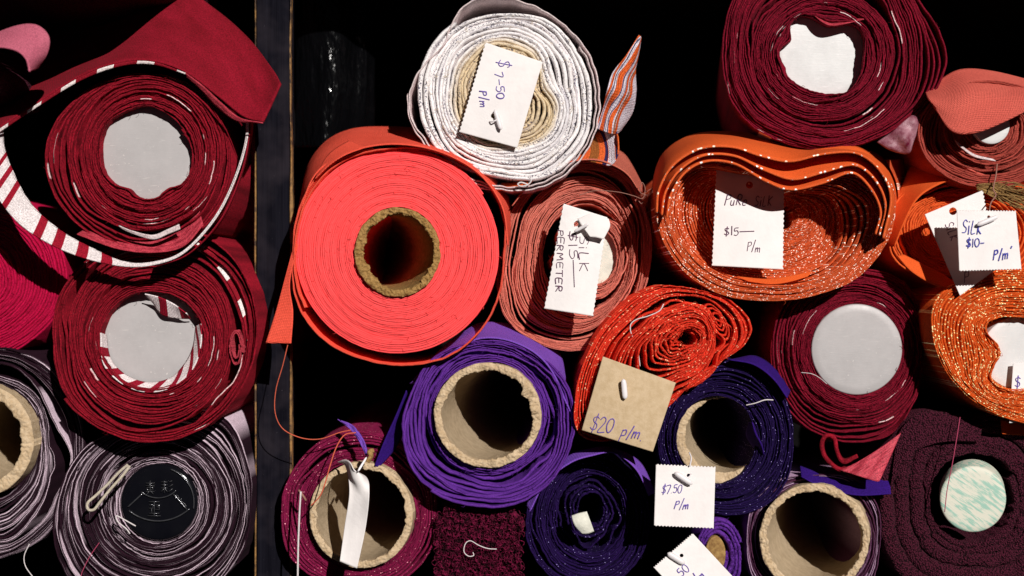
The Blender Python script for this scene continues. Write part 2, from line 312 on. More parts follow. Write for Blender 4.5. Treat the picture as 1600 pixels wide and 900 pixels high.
# ---------------------------------------------------------------- shapes
def spiral(keys, c, th, d0, length=700, spt=190, dprof=None, jit=3.0, jit2=1.0, wob=.25, seed=1, a0=-.6, dirn=1, hf=.35, axis=(0, 0), fill=.93, end=None, rnd=.4, rough=.35):
    """a cloth wound round and round: keys = [(winding number, closed contour in pixels)]; one strip of cloth with rounded edge, real depth"""
    rs = np.random.RandomState(seed)
    kt = np.array([k[0] for k in keys], float); KR = np.stack([polar(k[1], c) for k in keys])
    T = kt[-1]; t0 = kt[0]
    n = int((T-t0)*spt)+1; t = np.linspace(t0, T, n)
    ang = a0+dirn*2*PI*t; am = np.mod(ang, 2*PI)
    def radius(tt):
        tt = np.clip(tt, t0, T)
        i = np.clip(np.searchsorted(kt, tt, side='right')-1, 0, len(kt)-2); f = (tt-kt[i])/(kt[i+1]-kt[i])
        q = am/(2*PI)*NA; j = q.astype(int) % NA; g = q-np.floor(q); j2 = (j+1) % NA
        ra = KR[i, j]*(1-g)+KR[i, j2]*g; rb = KR[i+1, j]*(1-g)+KR[i+1, j2]*g
        return ra*(1-f)+rb*f
    nz = np.zeros(n)
    for j in range(1, 9):
        nz += np.sin(j*am+rs.rand()*6.28+rs.uniform(-1.6, 1.6)*t)*rs.uniform(.5, 1)/(j**.6)
    edge = np.clip(np.minimum(t-t0, T-t)/1.0, 0, 1)
    tt = t+wob*nz*edge
    r = radius(tt)
    pitch = np.abs(radius(tt+.5)-radius(tt-.5))/np.maximum(np.minimum(tt+.5, T)-np.maximum(tt-.5, t0), .3)
    hth = np.minimum(th, np.maximum(pitch*fill, .5))/2
    # fine lumps shared by neighbouring windings
    lump = np.zeros(n)
    for j in (11, 17, 23, 31, 47):
        lump += np.sin(j*am+rs.rand()*6.28+.5*t)*rs.rand()
    r = r+lump*hf
    lv = rs.randn(int(T)-int(t0)+5); lv = np.clip(.35*lv+.5*lv**3, -1.6, 2.6)
    lay = np.interp(t, np.arange(int(t0)-1, int(T)+4), lv)
    d = jit*lay+jit2*(np.sin(3*am+1.3*t+rs.rand()*6)+.7*np.sin(7*am-.9*t+rs.rand()*6)+.5*np.sin(19*am+2.1*t))
    if dprof: d = d+np.interp(t, [p[0] for p in dprof], [p[1] for p in dprof])
    fz = np.convolve(rs.randn(n+2), [.3, .4, .3], 'valid')*rough; r = r+fz; d = d+np.convolve(rs.randn(n+2), [.3, .4, .3], 'valid')*rough*2
    k = (D+d0)/D*S
    cx, cz = (c[0]-800)*k, -(c[1]-450)*k
    prof = [(-1, None), (-1, .6), (-.55, .12), (0, 0), (.55, .12), (1, .6), (1, None)]
    V = np.zeros((n, len(prof), 3)); UV = np.zeros((n, len(prof), 2))
    arc = np.concatenate([[0], np.cumsum(np.abs(np.diff(ang))*(r[1:]))])/100
    for m, (o, dd) in enumerate(prof):
        rr = (r+o*hth)*k
        if dd is None: y = np.full(n, (d0+length)*S); sx, sz = axis[0]*length*S, axis[1]*length*S
        else: y = (d0+d+dd*hth*4*rnd)*S; sx = sz = 0
        V[:, m, 0] = cx+rr*np.cos(ang)+sx; V[:, m, 2] = cz-rr*np.sin(ang)+sz; V[:, m, 1] = y
        UV[:, m, 0] = arc; UV[:, m, 1] = t+o*.42
    P = len(prof); i = np.arange(n-1)[:, None]*P; m = np.arange(P-1)[None, :]
    a = i+m; F = np.stack([a, a+1, a+1+P, a+P], axis=-1).reshape(-1, 4)
    if dirn < 0: F = F[:, ::-1]
    F = F.tolist()
    caps = [list(range(P)), list(range((n-1)*P, n*P))[::-1]]
    return V.reshape(-1, 3), F+caps, UV.reshape(-1, 2)
def patch(rows, nu=70, nv=26, th=1.6, ripple=0, seed=0):
    """cloth sheet through rows of (px, py, depth) control points, with thickness"""
    rs = np.random.RandomState(seed)
    R = np.stack([catmull(r, nu) for r in rows])           # rows x nu x 3
    G = np.stack([catmull(R[:, j], nv) for j in range(nu)], axis=1) if len(rows) > 2 else \
        np.stack([R[0]*(1-f)+R[1]*f for f in np.linspace(0, 1, nv)])
    if ripple:
        jj, ii = np.meshgrid(np.linspace(0, 1, nu), np.linspace(0, 1, nv))
        q = sum(np.sin(rs.uniform(8, 22)*jj+rs.uniform(-6, 6)*ii+rs.rand()*6) for _ in range(5))
        G[:, :, 2] += ripple*q
    k = (D+G[:, :, 2])/D*S
    X = np.stack([(G[:, :, 0]-800)*k, G[:, :, 2]*S, -(G[:, :, 1]-450)*k], axis=-1)
    du = np.gradient(X, axis=1); dv = np.gradient(X, axis=0); nn = np.cross(du, dv)
    nn /= np.maximum(np.linalg.norm(nn, axis=2, keepdims=True), 1e-12)
    A = X+nn*th*S/2; B = X-nn*th*S/2
    lu = np.concatenate([np.zeros((nv, 1)), np.cumsum(np.linalg.norm(np.diff(X, axis=1), axis=2), axis=1)], axis=1)/S/100
    lv = np.concatenate([np.zeros((1, nu)), np.cumsum(np.linalg.norm(np.diff(X, axis=0), axis=2), axis=0)], axis=0)/S/100
    UV = np.stack([lu, lv], axis=-1).reshape(-1, 2)
    V = np.vstack([A.reshape(-1, 3), B.reshape(-1, 3)]); n0 = nu*nv
    F = []
    for j in range(nv-1):
        for i in range(nu-1):
            a = j*nu+i; F.append([a, a+1, a+nu+1, a+nu]); F.append([n0+a+nu, n0+a+nu+1, n0+a+1, n0+a])
    for i in range(nu-1):
        F.append([i+1, i, n0+i, n0+i+1]); a = (nv-1)*nu+i; F.append([a, a+1, n0+a+1, n0+a])
    for j in range(nv-1):
        a = j*nu; F.append([a, a+nu, n0+a+nu, n0+a]); a = j*nu+nu-1; F.append([a+nu, a, n0+a, n0+a+nu])
    return V, F, np.vstack([UV, UV])
def tubeline(pts, r=.8, n=60, sides=7, taper=False, smooth=True):
    """thread / cord through (px, py, depth) points"""
    P = catmull(pts, n) if smooth else np.array(pts, float); n = len(P)
    X = np.array([W(*p) for p in P]); T = np.gradient(X, axis=0); T /= np.maximum(np.linalg.norm(T, axis=1, keepdims=True), 1e-12)
    up = np.array([0, 1.0, 0]); V = []
    for i in range(n):
        s = np.cross(T[i], up)
        if np.linalg.norm(s) < 1e-3: s = np.array([1.0, 0, 0])
        s /= np.linalg.norm(s); q = np.cross(s, T[i]); rr = r*S*(1 if not taper else max(.15, 1-i/n))
        for k in range(sides): a = 2*PI*k/sides; V.append(X[i]+rr*(math.cos(a)*s+math.sin(a)*q))
    F = [[i*sides+k, i*sides+(k+1) % sides, (i+1)*sides+(k+1) % sides, (i+1)*sides+k] for i in range(n-1) for k in range(sides)]
    F += [list(range(sides))[::-1], [(n-1)*sides+k for k in range(sides)]]
    return np.array(V), F
def join(parts):
    V, F, o = [], [], 0
    for v, f in parts:
        V.append(np.array(v)); F += [[i+o for i in q] for q in f]; o += len(v)
    return np.vstack(V), F
def card_tube(cx, cy, rx, ry, t, d0, length=900, torn=2.0, seed=1, n=420, tear=None, axis=(0, 0)):
    """cardboard core with frayed rim; returns rim+outside mesh and inside wall mesh"""
    from mathutils import noise as mn
    rs = np.random.RandomState(seed); a = np.linspace(0, 2*PI, n, endpoint=False)
    def fb(x, y, z, o=4): return mn.fractal(Vector((x, y, z)), .75, 2.1, o)
    cs = [(math.cos(q), math.sin(q)) for q in a]
    ri = np.array([fb(c*2.6, q*2.6, seed, 5)*torn*1.5+fb(c*14, q*14, seed+5, 3)*torn*.45 for c, q in cs])
    ro = np.array([fb(c*3, q*3, seed+9, 4)*torn*.5 for c, q in cs])
    if tear is not None:
        for (ta, tw, tr) in tear: ri += -tr*np.exp(-((np.mod(a-ta+PI, 2*PI)-PI)/tw)**2)
    m = 12; fr = np.linspace(0, 1, m); k = (D+d0)/D*S; V = []
    def ring(f, inner, outer, y, sh=0):
        dr = -t*f+ro*outer+ri*inner; rrx = rx+dr; rry = ry+dr
        V.append(np.stack([(cx-800)*k+rrx*np.cos(a)*k+axis[0]*sh*S, y*S, -(cy-450)*k-rry*np.sin(a)*k+axis[1]*sh*S], axis=1))
    z = np.zeros(n)
    ring(0, 0, 0, z+d0+length, length); ring(0, 0, 1, z+d0+3)
    for f in fr:
        h = np.array([fb(c*(rx-t*f)*.055, q*(rx-t*f)*.055, seed+2, 5)*torn*1.15+fb(c*(rx-t*f)*.3, q*(rx-t*f)*.3, seed+3, 2)*torn*.7 for c, q in cs])
        ring(f, f**2, 1-f, d0+h+((f-.5)*2)**4*1.6)
    ring(1, 1, 0, z+d0+4); ring(1, .25, 0, z+d0+11); ring(1, 0, 0, z+d0+length, length)
    V = np.vstack(V); M_ = m+5
    def q(j0, j1): return [[j*n+i, j*n+(i+1) % n, (j+1)*n+(i+1) % n, (j+1)*n+i] for j in range(j0, j1) for i in range(n)]
    return (V, q(0, M_-2)), (V[(M_-2)*n:], [[i, (i+1) % n, n+(i+1) % n, n+i] for i in range(n)])
def disc(cx, cy, rx, ry, d0, length=60, bev=1.2, dome=.6, n=120, dish=0, axis=(0, 0)):
    k = (D+d0)/D*S; a = np.linspace(0, 2*PI, n, endpoint=False); V = []
    prof = [(1, length, 0), (1, bev, 0), (1, bev*.4, -bev*.3), (1, 0, -bev), (.85, -dome*.3+dish, -bev), (.5, -dome*.8+dish, 0), (.2, -dome+dish, 0)]
    for (f, dd, dr) in prof:
        sh = max(dd, 0)*S if dd > 20 else 0
        V.append(np.stack([(cx-800)*k+(rx*f+dr)*np.cos(a)*k+axis[0]*sh, np.full(n, (d0+dd)*S), -(cy-450)*k-(ry*f+dr)*np.sin(a)*k+axis[1]*sh], axis=1))
    V = np.vstack(V); m = len(prof)
    F = [[j*n+i, j*n+(i+1) % n, (j+1)*n+(i+1) % n, (j+1)*n+i] for j in range(m-1) for i in range(n)]+[[(m-1)*n+i for i in range(n)]]
    return V, F
def box(u0, v0, u1, v1, d0, d1):
    """box whose front face spans these pixels at depth d0"""
    k = (D+d0)/D*S; x0, x1, z0, z1 = (u0-800)*k, (u1-800)*k, -(v0-450)*k, -(v1-450)*k
    V = [(x, y, z) for y in (d0*S, d1*S) for z in (z0, z1) for x in (x0, x1)]
    return V, [[0, 1, 3, 2], [4, 6, 7, 5], [0, 4, 5, 1], [2, 3, 7, 6], [0, 2, 6, 4], [1, 5, 7, 3]]
def capsule(p, q, r, flat=.6):
    P = [np.array(p, float)*(1-f)+np.array(q, float)*f for f in np.linspace(0, 1, 14)]
    X = [W(*x) for x in P]; ax = (X[-1]-X[0]).normalized(); s = ax.cross(Vector((0, 1, 0))).normalized(); t = s.cross(ax)
    V = []; L = len(P)
    for i, x in enumerate(X):
        g = abs(i/(L-1)*2-1); rr = r*S*math.sqrt(max(.02, 1-g**5))
        for k in range(10): a = 2*PI*k/10; V.append(x+s*rr*math.cos(a)+t*rr*flat*math.sin(a))
    F = [[i*10+k, i*10+(k+1) % 10, (i+1)*10+(k+1) % 10, (i+1)*10+k] for i in range(L-1) for k in range(10)]+[list(range(10))[::-1], [(L-1)*10+k for k in range(10)]]
    return [tuple(v) for v in V], F

GROUP = 'rolls of fabric stacked in the shelf'
def roll(label, c, keys, mat, th=5, d0=0, name='fabric_roll', den=1.7, lint=260, **kw):
    r = empty(name, W(c[0], c[1], d0)); tag(r, label, 'fabric roll', GROUP)
    if den != 1:    # more, thinner windings; one-turn jumps (slack gaps) stay one turn
        old = [k[0] for k in keys]; new = [0]
        for a, b in zip(old, old[1:]): new.append(new[-1]+((b-a)*den if b-a > 1.35 else (b-a)))
        keys = [(q, k[1]) for q, k in zip(new, keys)]; th = th/den*1.0
        if kw.get('dprof'): kw['dprof'] = [(float(np.interp(p[0], old, new)), p[1]) for p in kw['dprof']]
        kw['hf'] = kw.get('hf', .35)*.45; kw['wob'] = kw.get('wob', .25)*1.45; kw.setdefault('fill', 1.0); kw['jit'] = kw.get('jit', 3)*.8
    V, F, UV = spiral(keys, c, th, d0, **kw)
    mesh_obj('wound_cloth', V, F, mat, r, UV)
    if lint:    # stray fibres standing off the cut edges
        rs = random.Random(kw.get('seed', 1)+7); n = len(V)//7; ps = []; k = (D+d0)/D*S
        for _ in range(lint):
            p = V[rs.randrange(n)*7+3]; x, y, z = p[0]/k+800, 450-p[2]/k, p[1]/S
            x = p[0]/S*D/(D+z)+800; y = 450-p[2]/S*D/(D+z); a = rs.uniform(0, 6.28); q = rs.uniform(3, 8)
            ps.append(tubeline([(x, y, z+.5), (x+q*math.cos(a)*.6, y+q*math.sin(a)*.6, z-rs.uniform(1, 3)), (x+q*math.cos(a+.8), y+q*math.sin(a+.8), z-rs.uniform(.5, 5))], rs.uniform(.16, .34), 6, 3))
        lv_, lf_ = join(ps); tag(mesh_obj('lint', lv_, lf_, mat, r), kind='stuff')
    return r
def sheet(parent, rows, mat, name='loose_end', **kw):
    V, F, UV = patch(rows, **kw); return mesh_obj(name, V, F, mat, parent, UV)
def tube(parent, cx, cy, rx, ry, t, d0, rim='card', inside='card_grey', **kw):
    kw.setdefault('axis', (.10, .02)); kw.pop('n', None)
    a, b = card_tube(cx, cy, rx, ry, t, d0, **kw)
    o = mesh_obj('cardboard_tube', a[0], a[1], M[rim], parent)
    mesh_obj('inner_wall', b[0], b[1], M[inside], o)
def cap(parent, cx, cy, rx, ry, d0, mat='cap', name='core_cap', **kw):
    V, F = disc(cx, cy, rx, ry, d0, **kw); return mesh_obj(name, V, F, M[mat], parent)
def thread(label, pts, mat, r=.8, n=60, name='loose_thread'):
    V, F = tubeline(pts, r, n); o = mesh_obj(name, V, F, M[mat]); tag(o, label, 'thread'); return o

# ================================================================ SETTING
V, F = box(-1400, -900, 3000, 1900, 1500, 1540); tag(mesh_obj('back_wall', V, F, M['back'], smooth=False), kind='structure')
V, F = box(-1200, 985, 2800, 1040, -20, 1490); tag(mesh_obj('shelf_floor', V, F, M['back'], smooth=False), kind='structure')
pt = empty('shelf_divider', W(427, 1000, 95)); tag(pt, 'tall black painted wooden upright dividing the shelf, with worn golden edges', 'shelf post')
def plank(u0, u1, d0, d1, mat, name, nz=80, seed=1, wob=.5, z0=-700, z1=984):
    rs = np.random.RandomState(seed); V = []; k = (D+d0)/D*S
    zz = np.linspace(z0, z1, nz); w1 = np.convolve(rs.randn(nz+6), np.ones(7)/7, 'valid')*wob; w2 = np.convolve(rs.randn(nz+6), np.ones(7)/7, 'valid')*wob
    for i, v in enumerate(zz):
        z = -(v-450)*k; a = (u0+w1[i]-800)*k; b = (u1+w2[i]-800)*k; e = 1.2*k
        V += [(a, d1*S, z), (a, d0*S+e, z), (a+e, d0*S, z), (b-e, d0*S, z), (b, d0*S+e, z), (b, d1*S, z)]
    F = [[i*6+j, i*6+(j+1) % 6, (i+1)*6+(j+1) % 6, (i+1)*6+j] for i in range(nz-1) for j in range(6)]+[[0, 1, 2, 3, 4, 5], [(nz-1)*6+j for j in range(6)][::-1]]
    mesh_obj(name, V, F, M[mat], pt, smooth=False)
plank(401, 452, 95, 150, 'post', 'board', seed=3, wob=.6)
plank(397.5, 400.6, 99, 112, 'post_edge', 'edge_strip', seed=4, wob=1.2)
plank(452.6, 455.5, 96, 112, 'post_edge', 'edge_strip', seed=5, wob=1.6)
V, F = box(458, -175, 2800, -135, 10, 1490); o = mesh_obj('shelf_board', V, F, M['back'], smooth=False); tag(o, 'dark shelf board closing the top of the right bay', 'shelf board')
V, F = box(-1200, -215, 398, -180, 10, 1490); o = mesh_obj('shelf_board', V, F, M['back'], smooth=False); tag(o, 'dark shelf board closing the top of the left bay', 'shelf board')

m, nt, b = newmat('glossy_black_wrap'); n = N(nt); ob = n.new('ShaderNodeTexCoord').outputs['Object']; mp = n.new('ShaderNodeMapping'); n.link(ob, mp.inputs[0]); mp.inputs['Scale'].default_value = (95, 95, 22)
b.inputs['Base Color'].default_value = (.002, .002, .0025, 1); b.inputs['Specular IOR Level'].default_value = .16; b.inputs['Roughness'].default_value = .13; bp = n.new('ShaderNodeBump'); bp.inputs['Strength'].default_value = .9; bp.inputs['Distance'].default_value = .006
n.link(n.noise(mp.outputs[0], 1, 3, .6), bp.inputs['Height']); n.link(bp.outputs[0], b.inputs['Normal']); M['wrap'] = m
V, F, UV = patch([[(462, -60, 330), (500, -60, 300), (540, -60, 320), (585, -60, 380)], [(462, 60, 330), (500, 60, 300), (540, 60, 320), (585, 60, 380)], [(462, 230, 330), (500, 230, 300), (540, 230, 320), (585, 230, 380)]], nu=60, nv=60, ripple=2, th=3)
tag(mesh_obj('plastic_wrap', V, F, M['wrap'], None, UV), 'crinkled glossy black plastic wrap in the dark behind, right of the upright', 'plastic wrap')
# ================================================================ LEFT BAY
# upper left maroon roll with wide striped outer loop and hood
r = roll('large maroon roll at upper left, hooded by a flap, with a red-and-white striped outer loop', (228, 240),
  [(0, [(156, 238), (168, 192), (203, 172), (228, 166), (256, 178), (286, 205), (300, 238), (294, 275), (282, 288), (262, 295), (246, 308), (228, 311), (213, 306), (199, 293), (180, 288), (163, 270)]),
   (3, E(228, 240, 82, 83)), (9, E(228, 240, 104, 108)), (10.2, E(226, 241, 112, 114)), (12, E(224, 240, 120, 120)),
   (13, [(352, 240), (325, 165), (228, 118), (140, 145), (88, 240), (130, 330), (228, 376), (318, 335)]),
   (15, [(358, 240), (328, 160), (228, 112), (125, 140), (62, 240), (105, 345), (228, 394), (325, 345)])],
  M['maroon_red'], th=6, d0=-60, jit=5, wob=.22, seed=3, dprof=[(0, 0), (11, 8), (15, 18)])
cap(r, 228, 239, 78, 78, -38)
sheet(r, [[(-60, 240, -60), (60, 160, -75), (130, 117, -80), (190, 97, -80), (240, 96, -80), (290, 113, -80), (340, 150, -80), (380, 182, -85), (412, 191, -95)],
          [(-80, 150, 120), (40, 108, 110), (120, 78, 90), (190, 58, 50), (250, 50, 10), (310, 65, 0), (360, 98, -10), (405, 135, -40), (426, 160, -85)],
          [(-100, 120, 260), (20, 80, 260), (120, 20, 230), (190, -30, 200), (265, -30, 150), (335, 14, 90), (388, 60, 40), (426, 108, -30), (439, 131, -70)]],
      M['maroon_plain'], name='hood_flap', nu=110, nv=40, th=3, ripple=2.4)
sheet(r, [[(-60, 241, -64), (60, 161, -79), (130, 118, -84), (190, 98, -84), (240, 97, -84), (290, 114, -84)],
          [(-60, 247, -60), (60, 166, -77), (130, 124, -82), (190, 103, -82), (240, 101, -82), (290, 116, -83)]], M['selvedge_dash'], name='edge_band', nv=4, nu=100, th=1.5)
sheet(r, [[(290, 114, -85), (318, 135, -86), (345, 160, -88), (375, 184, -90), (411, 192, -97)], [(292, 120, -80), (315, 141, -80), (340, 168, -80), (370, 189, -85), (405, 192, -90)]],
      M['maroon_crush'], name='folded_edge', nv=5, nu=60)
sheet(r, [[(-30, 230, -70), (-14, 290, -72), (25, 345, -72), (75, 380, -72), (130, 403, -72), (190, 416, -72), (240, 414, -70), (290, 394, -68), (340, 338, -64), (372, 270, -60), (388, 205, -55), (380, 160, -50)],
          [(4, 190, -50), (10, 240, -50), (44, 312, -50), (92, 358, -54), (145, 388, -60), (195, 409, -66), (242, 409, -66), (289, 390, -66), (337, 336, -62), (369, 270, -57), (385, 205, -52), (377, 160, -50)]],
      M['barred'], name='striped_edge', nu=180, nv=8, th=2)
sheet(r, [[(386, 160, -50), (390, 205, -54), (376, 272, -58), (345, 342, -60), (295, 396, -64), (240, 417, -66)],
          [(398, 160, 300), (402, 205, 300), (384, 275, 300), (352, 350, 300), (300, 402, 300), (240, 424, 300)]], M['maroon_plain'], name='outer_wrap', nu=90, nv=6)
sheet(r, [[(120, 366, -50), (180, 388, -52), (235, 395, -54), (285, 386, -54), (318, 352, -52)],
          [(130, 360, -30), (180, 366, -30), (235, 374, -34), (280, 358, -34), (312, 330, -34)]], M['maroon_crush'], name='velvet_fold', nu=60, nv=10, ripple=1)
V, F, UV = patch([[(185, 352, -70), (205, 360, -72), (238, 367, -72), (262, 358, -70), (280, 350, -68)], [(190, 357, -68), (210, 366, -70), (240, 374, -70), (262, 366, -68), (282, 358, -66)]], nu=40, nv=6)
mesh_obj('white_selvedge', V, F, M['white_edge'], r, UV)

r = roll('unseen dark plum bolt added above the top border to shade the left of the hood', (-60, -150),
  [(0, E(-60, -150, 180, 4)), (8, [(235, -150), (222, -60), (150, -36), (-60, -30), (-300, -36), (-340, -150), (-300, -250), (-60, -255), (150, -250), (220, -235)])], M['knit'], th=9, d0=-230, length=600, seed=77, den=1)  # bolt added out of view so its shadow darkens the left of the hood
# second maroon roll
r = roll('maroon roll below the hooded one, its recessed grey core ringed by red-and-white checks', (236, 530),
  [(0, E(236, 531, 80, 76)), (6, E(238, 530, 103, 100)), (7, E(238, 530, 109, 106)), (13, [(362, 530), (345, 450), (290, 405), (225, 392), (160, 412), (118, 465), (108, 540), (130, 610), (190, 655), (250, 664), (310, 640), (350, 590)]),
   (14, [(378, 530), (356, 440), (300, 395), (225, 385), (150, 405), (102, 460), (95, 540), (118, 620), (180, 668), (250, 676), (320, 652), (365, 595)]),
   (17, [(402, 530), (392, 450), (360, 392), (310, 360), (220, 375), (145, 398), (95, 450), (78, 530), (95, 615), (160, 672), (240, 691), (315, 670), (375, 610)])],
  M['maroon_red'], th=6, d0=-10, jit=5, wob=.3, seed=8, dprof=[(0, 6), (5, 0), (17, 6)])
cap(r, 236, 529, 80, 77, 22)
sheet(r, [[(166, 523, 20), (172, 558, 16), (190, 581, 14), (217, 595, 14), (245, 597, 14), (270, 588, 14), (290, 566, 16), (302, 540, 18), (306, 510, 20)],
          [(157, 520, -8), (160, 564, -8), (180, 592, -8), (213, 610, -8), (247, 612, -8), (278, 600, -8), (303, 574, -8), (314, 540, -8), (315, 505, -8)]],
      M['selvedge'], name='checked_lining', nu=110, nv=8)
sheet(r, [[(226, 459, -10), (248, 464, -12), (270, 474, -12), (292, 490, -10)], [(238, 472, 10), (254, 492, 8), (274, 497, 8), (298, 498, 10)]],
      M['selvedge'], name='checked_fold', nu=40, nv=14, ripple=.8)
sheet(r, [[(300, 372, 6), (325, 388, 4), (350, 415, 4), (372, 450, 4), (386, 490, 4), (394, 530, 4)], [(292, 380, 3), (317, 396, 0), (342, 422, 0), (364, 456, 0), (379, 494, 0), (386, 532, 0)]],
      M['selvedge_dash'], name='dashed_edge', nu=80, nv=6)
V, F, UV = spiral([(0, E(368, 540, 5, 17)), (2.2, E(368, 545, 11, 30))], (368, 542), 3, -16, length=60, spt=60, seed=2, hf=.1, jit=1)
mesh_obj('curled_fold', V, F, M['maroon_crush'], r, UV)

# crimson roll cut by the left border
r = roll('bright crimson pink roll cut off by the left border, half shaded by the loop above', (-50, 435),
  [(0, E(-50, 435, 22, 20)), (17, [(106, 425), (98, 480), (60, 525), (10, 555), (-60, 565), (-180, 500), (-200, 420), (-150, 330), (-50, 300), (40, 320), (90, 370)])],
  M['crimson'], th=9, d0=70, jit=2, wob=.1, seed=5, fill=.97)
# rose flap top left
r = empty('fabric_roll', W(-30, 100, 60)); tag(r, 'rose pink felt cloth end curling in at the top left corner', 'fabric roll', GROUP)
sheet(r, [[(-60, 76, -150), (-10, 54, -150), (30, 40, -150), (58, 40, -155), (76, 57, -160), (74, 82, -165), (58, 106, -170)],
          [(-60, 80, -210), (-10, 74, -210), (14, 76, -210), (30, 82, -212), (40, 92, -212), (44, 102, -212), (46, 112, -212)]], M['rose'], name='curled_end', nu=60, nv=24, th=3)
V, F, UV = spiral([(0, E(-60, 118, 8, 6)), (6, E(-58, 118, 62, 34))], (-58, 118), 5, -140, length=250, seed=9, spt=100); mesh_obj('wound_cloth', V, F, M['knit'], r, UV)
# striped roll with tube at left border
r = roll('plum and white striped roll at the left border round a frayed cardboard tube', (-30, 700),
  [(0, E(-32, 688, 86, 90)), (8, [(72, 700), (52, 620), (0, 592), (-60, 592), (-130, 690), (-70, 820), (0, 850), (50, 810)]),
   (9.2, [(112, 700), (92, 630), (50, 584), (0, 562), (-60, 570), (-140, 690), (-70, 840), (0, 860), (60, 825)]),
   (14, [(134, 690), (122, 630), (82, 572), (40, 549), (0, 542), (-60, 545), (-170, 690), (-80, 880), (0, 872), (70, 838), (115, 765)])],
  M['plum_stripe'], th=7, lint=0, d0=70, jit=4, wob=.22, seed=6, dprof=[(0, 10), (8, 14), (9, 0), (14, -6)], a0=2.6)
tube(r, -32, 688, 84, 88, 19, 50, torn=2.2, seed=4)
# striped roll with black cap
r = roll('plum and white striped roll round a black embossed plastic cap, left of the wooden upright', (248, 785),
  [(0, E(248, 786, 61, 61)), (5, E(246, 787, 84, 82)), (6, E(246, 787, 90, 88)), (12, E(243, 790, 122, 118)), (13, E(243, 790, 130, 124)),
   (18, [(393, 790), (385, 715), (355, 655), (300, 640), (200, 668), (130, 700), (92, 770), (84, 840), (110, 910), (170, 955), (250, 965), (330, 930), (380, 860)])],
  M['plum_stripe'], th=7, lint=0, d0=55, jit=4, wob=.3, seed=12, dprof=[(0, 0), (9, 10), (18, -4)])
cp = cap(r, 248, 785, 60, 60, 47, mat='black_cap', dome=-1, bev=4, n=160)
em = []
def arcp(cx, cy, rr, a0, a1, n=24, d=44): return [(cx+rr*math.cos(math.radians(a)), cy+rr*math.sin(math.radians(a)), d) for a in np.linspace(a0, a1, n)]
em.append(tubeline(arcp(247, 738, 40, 45, 130), 1.0, 40)); em.append(tubeline(arcp(247, 742, 72, 47, 129), 1.2, 40))
em.append(tubeline([(223, 771, 44), (200, 792, 44)], 1.2, 8)); em.append(tubeline([(271, 772, 44), (292, 796, 44)], 1.2, 8))
em.append(tubeline(arcp(248, 785, 55, -70, 10), 1.0, 40, ))
G1 = [[(0, 1), (7, 1)], [(3.5, -1), (3.5, 8)], [(0, 3), (7, 3)], [(1, 4.6), (6, 4.6), (6, 6.6), (1, 6.6), (1, 4.6)], [(0, 8), (7, 8)], [(1, 10), (2.4, 8)], [(6, 10), (4.6, 8)]]
G2 = [[(0, 0), (5, 0)], [(0, 2.4), (5, 2.4)], [(2.5, -1), (2.5, 9)], [(0, 5), (5, 5)], [(0, 8), (2.5, 5)], [(5, 8), (2.5, 5)], [(6.5, 0), (9, -1)], [(6.5, 4), (9.5, 2)], [(6, 8), (9.5, 5.5)]]
G3 = [[(0, 0), (8, 0)], [(0, 2.5), (3, 2.5), (3, 5), (0, 5)], [(4, 0), (4, 9)], [(5, 2.5), (8, 2.5), (8, 6), (5, 6)], [(2, 5), (2, 9)], [(6, 4), (8, 4)], [(0, 9), (8, 9)], [(-1, 11), (9, 11)], [(4, 9), (4, 11)]]
for G, ox, oy, s in ((G1, 228, 753, 1.9), (G2, 252, 753, 1.9), (G3, 233, 784, 2.0)):
    for st in G: em.append(tubeline([(ox+x*s, oy+y*s, 44) for x, y in st], .75, len(st), smooth=False))
V, F = join(em); mesh_obj('embossed_emblem', V, F, M['emblem'], cp)

o = thread('thick cream cotton cord looped beside the black plastic cap', [(203, 728, 8), (190, 745, 4), (172, 765, 2), (156, 785, 0), (147, 796, 0), (138, 796, 0), (137, 786, 2), (150, 774, 6), (168, 757, 8), (186, 738, 8), (200, 726, 8)], 'rope', 2.4, 110, name='cotton_cord')
o['category'] = 'cord'
thread('short clear bent thread at the lower left of the black plastic cap', [(212, 822, 14), (196, 813, 12), (182, 806, 10), (184, 815, 10), (197, 826, 10), (203, 834, 12)], 'thread_white', 1.1)
thread('pale thread curving down at the bottom left corner of the left bay', [(46, 850, 10), (38, 868, 10), (40, 885, 10), (54, 905, 10)], 'thread_white', .8)
thread('fine dark pinkish thread lying across the lower edge of the capped striped roll', [(155, 848, 16), (140, 870, 14), (128, 895, 12), (126, 910, 12)], 'thread_pink', .6)

# ================================================================ RIGHT BAY
# speckled white roll
r = roll('cream white roll with dark speckles and wavy windings, an orange plaid end behind it', (792, 150),
  [(0, E(800, 152, 14, 22, 15)), (5, [(835, 140), (850, 165), (838, 200), (800, 215), (760, 205), (735, 175), (728, 140), (745, 100), (790, 85), (828, 105)]),
   (8, [(852, 135), (870, 165), (860, 205), (810, 228), (750, 222), (716, 190), (708, 145), (722, 95), (770, 62), (830, 75)]),
   (13, [(905, 150), (895, 215), (840, 262), (775, 262), (705, 232), (676, 170), (678, 110), (715, 52), (780, 28), (850, 42), (890, 90)]),
   (15, [(926, 150), (912, 225), (850, 276), (780, 276), (690, 240), (658, 175), (660, 105), (706, 40), (780, 17), (860, 32), (908, 85)])],
  M['white'], th=9, den=1.25, d0=-20, jit=4, wob=.2, seed=21, hf=.5, dprof=[(0, 14), (5, 6), (8, 0), (15, 2)])
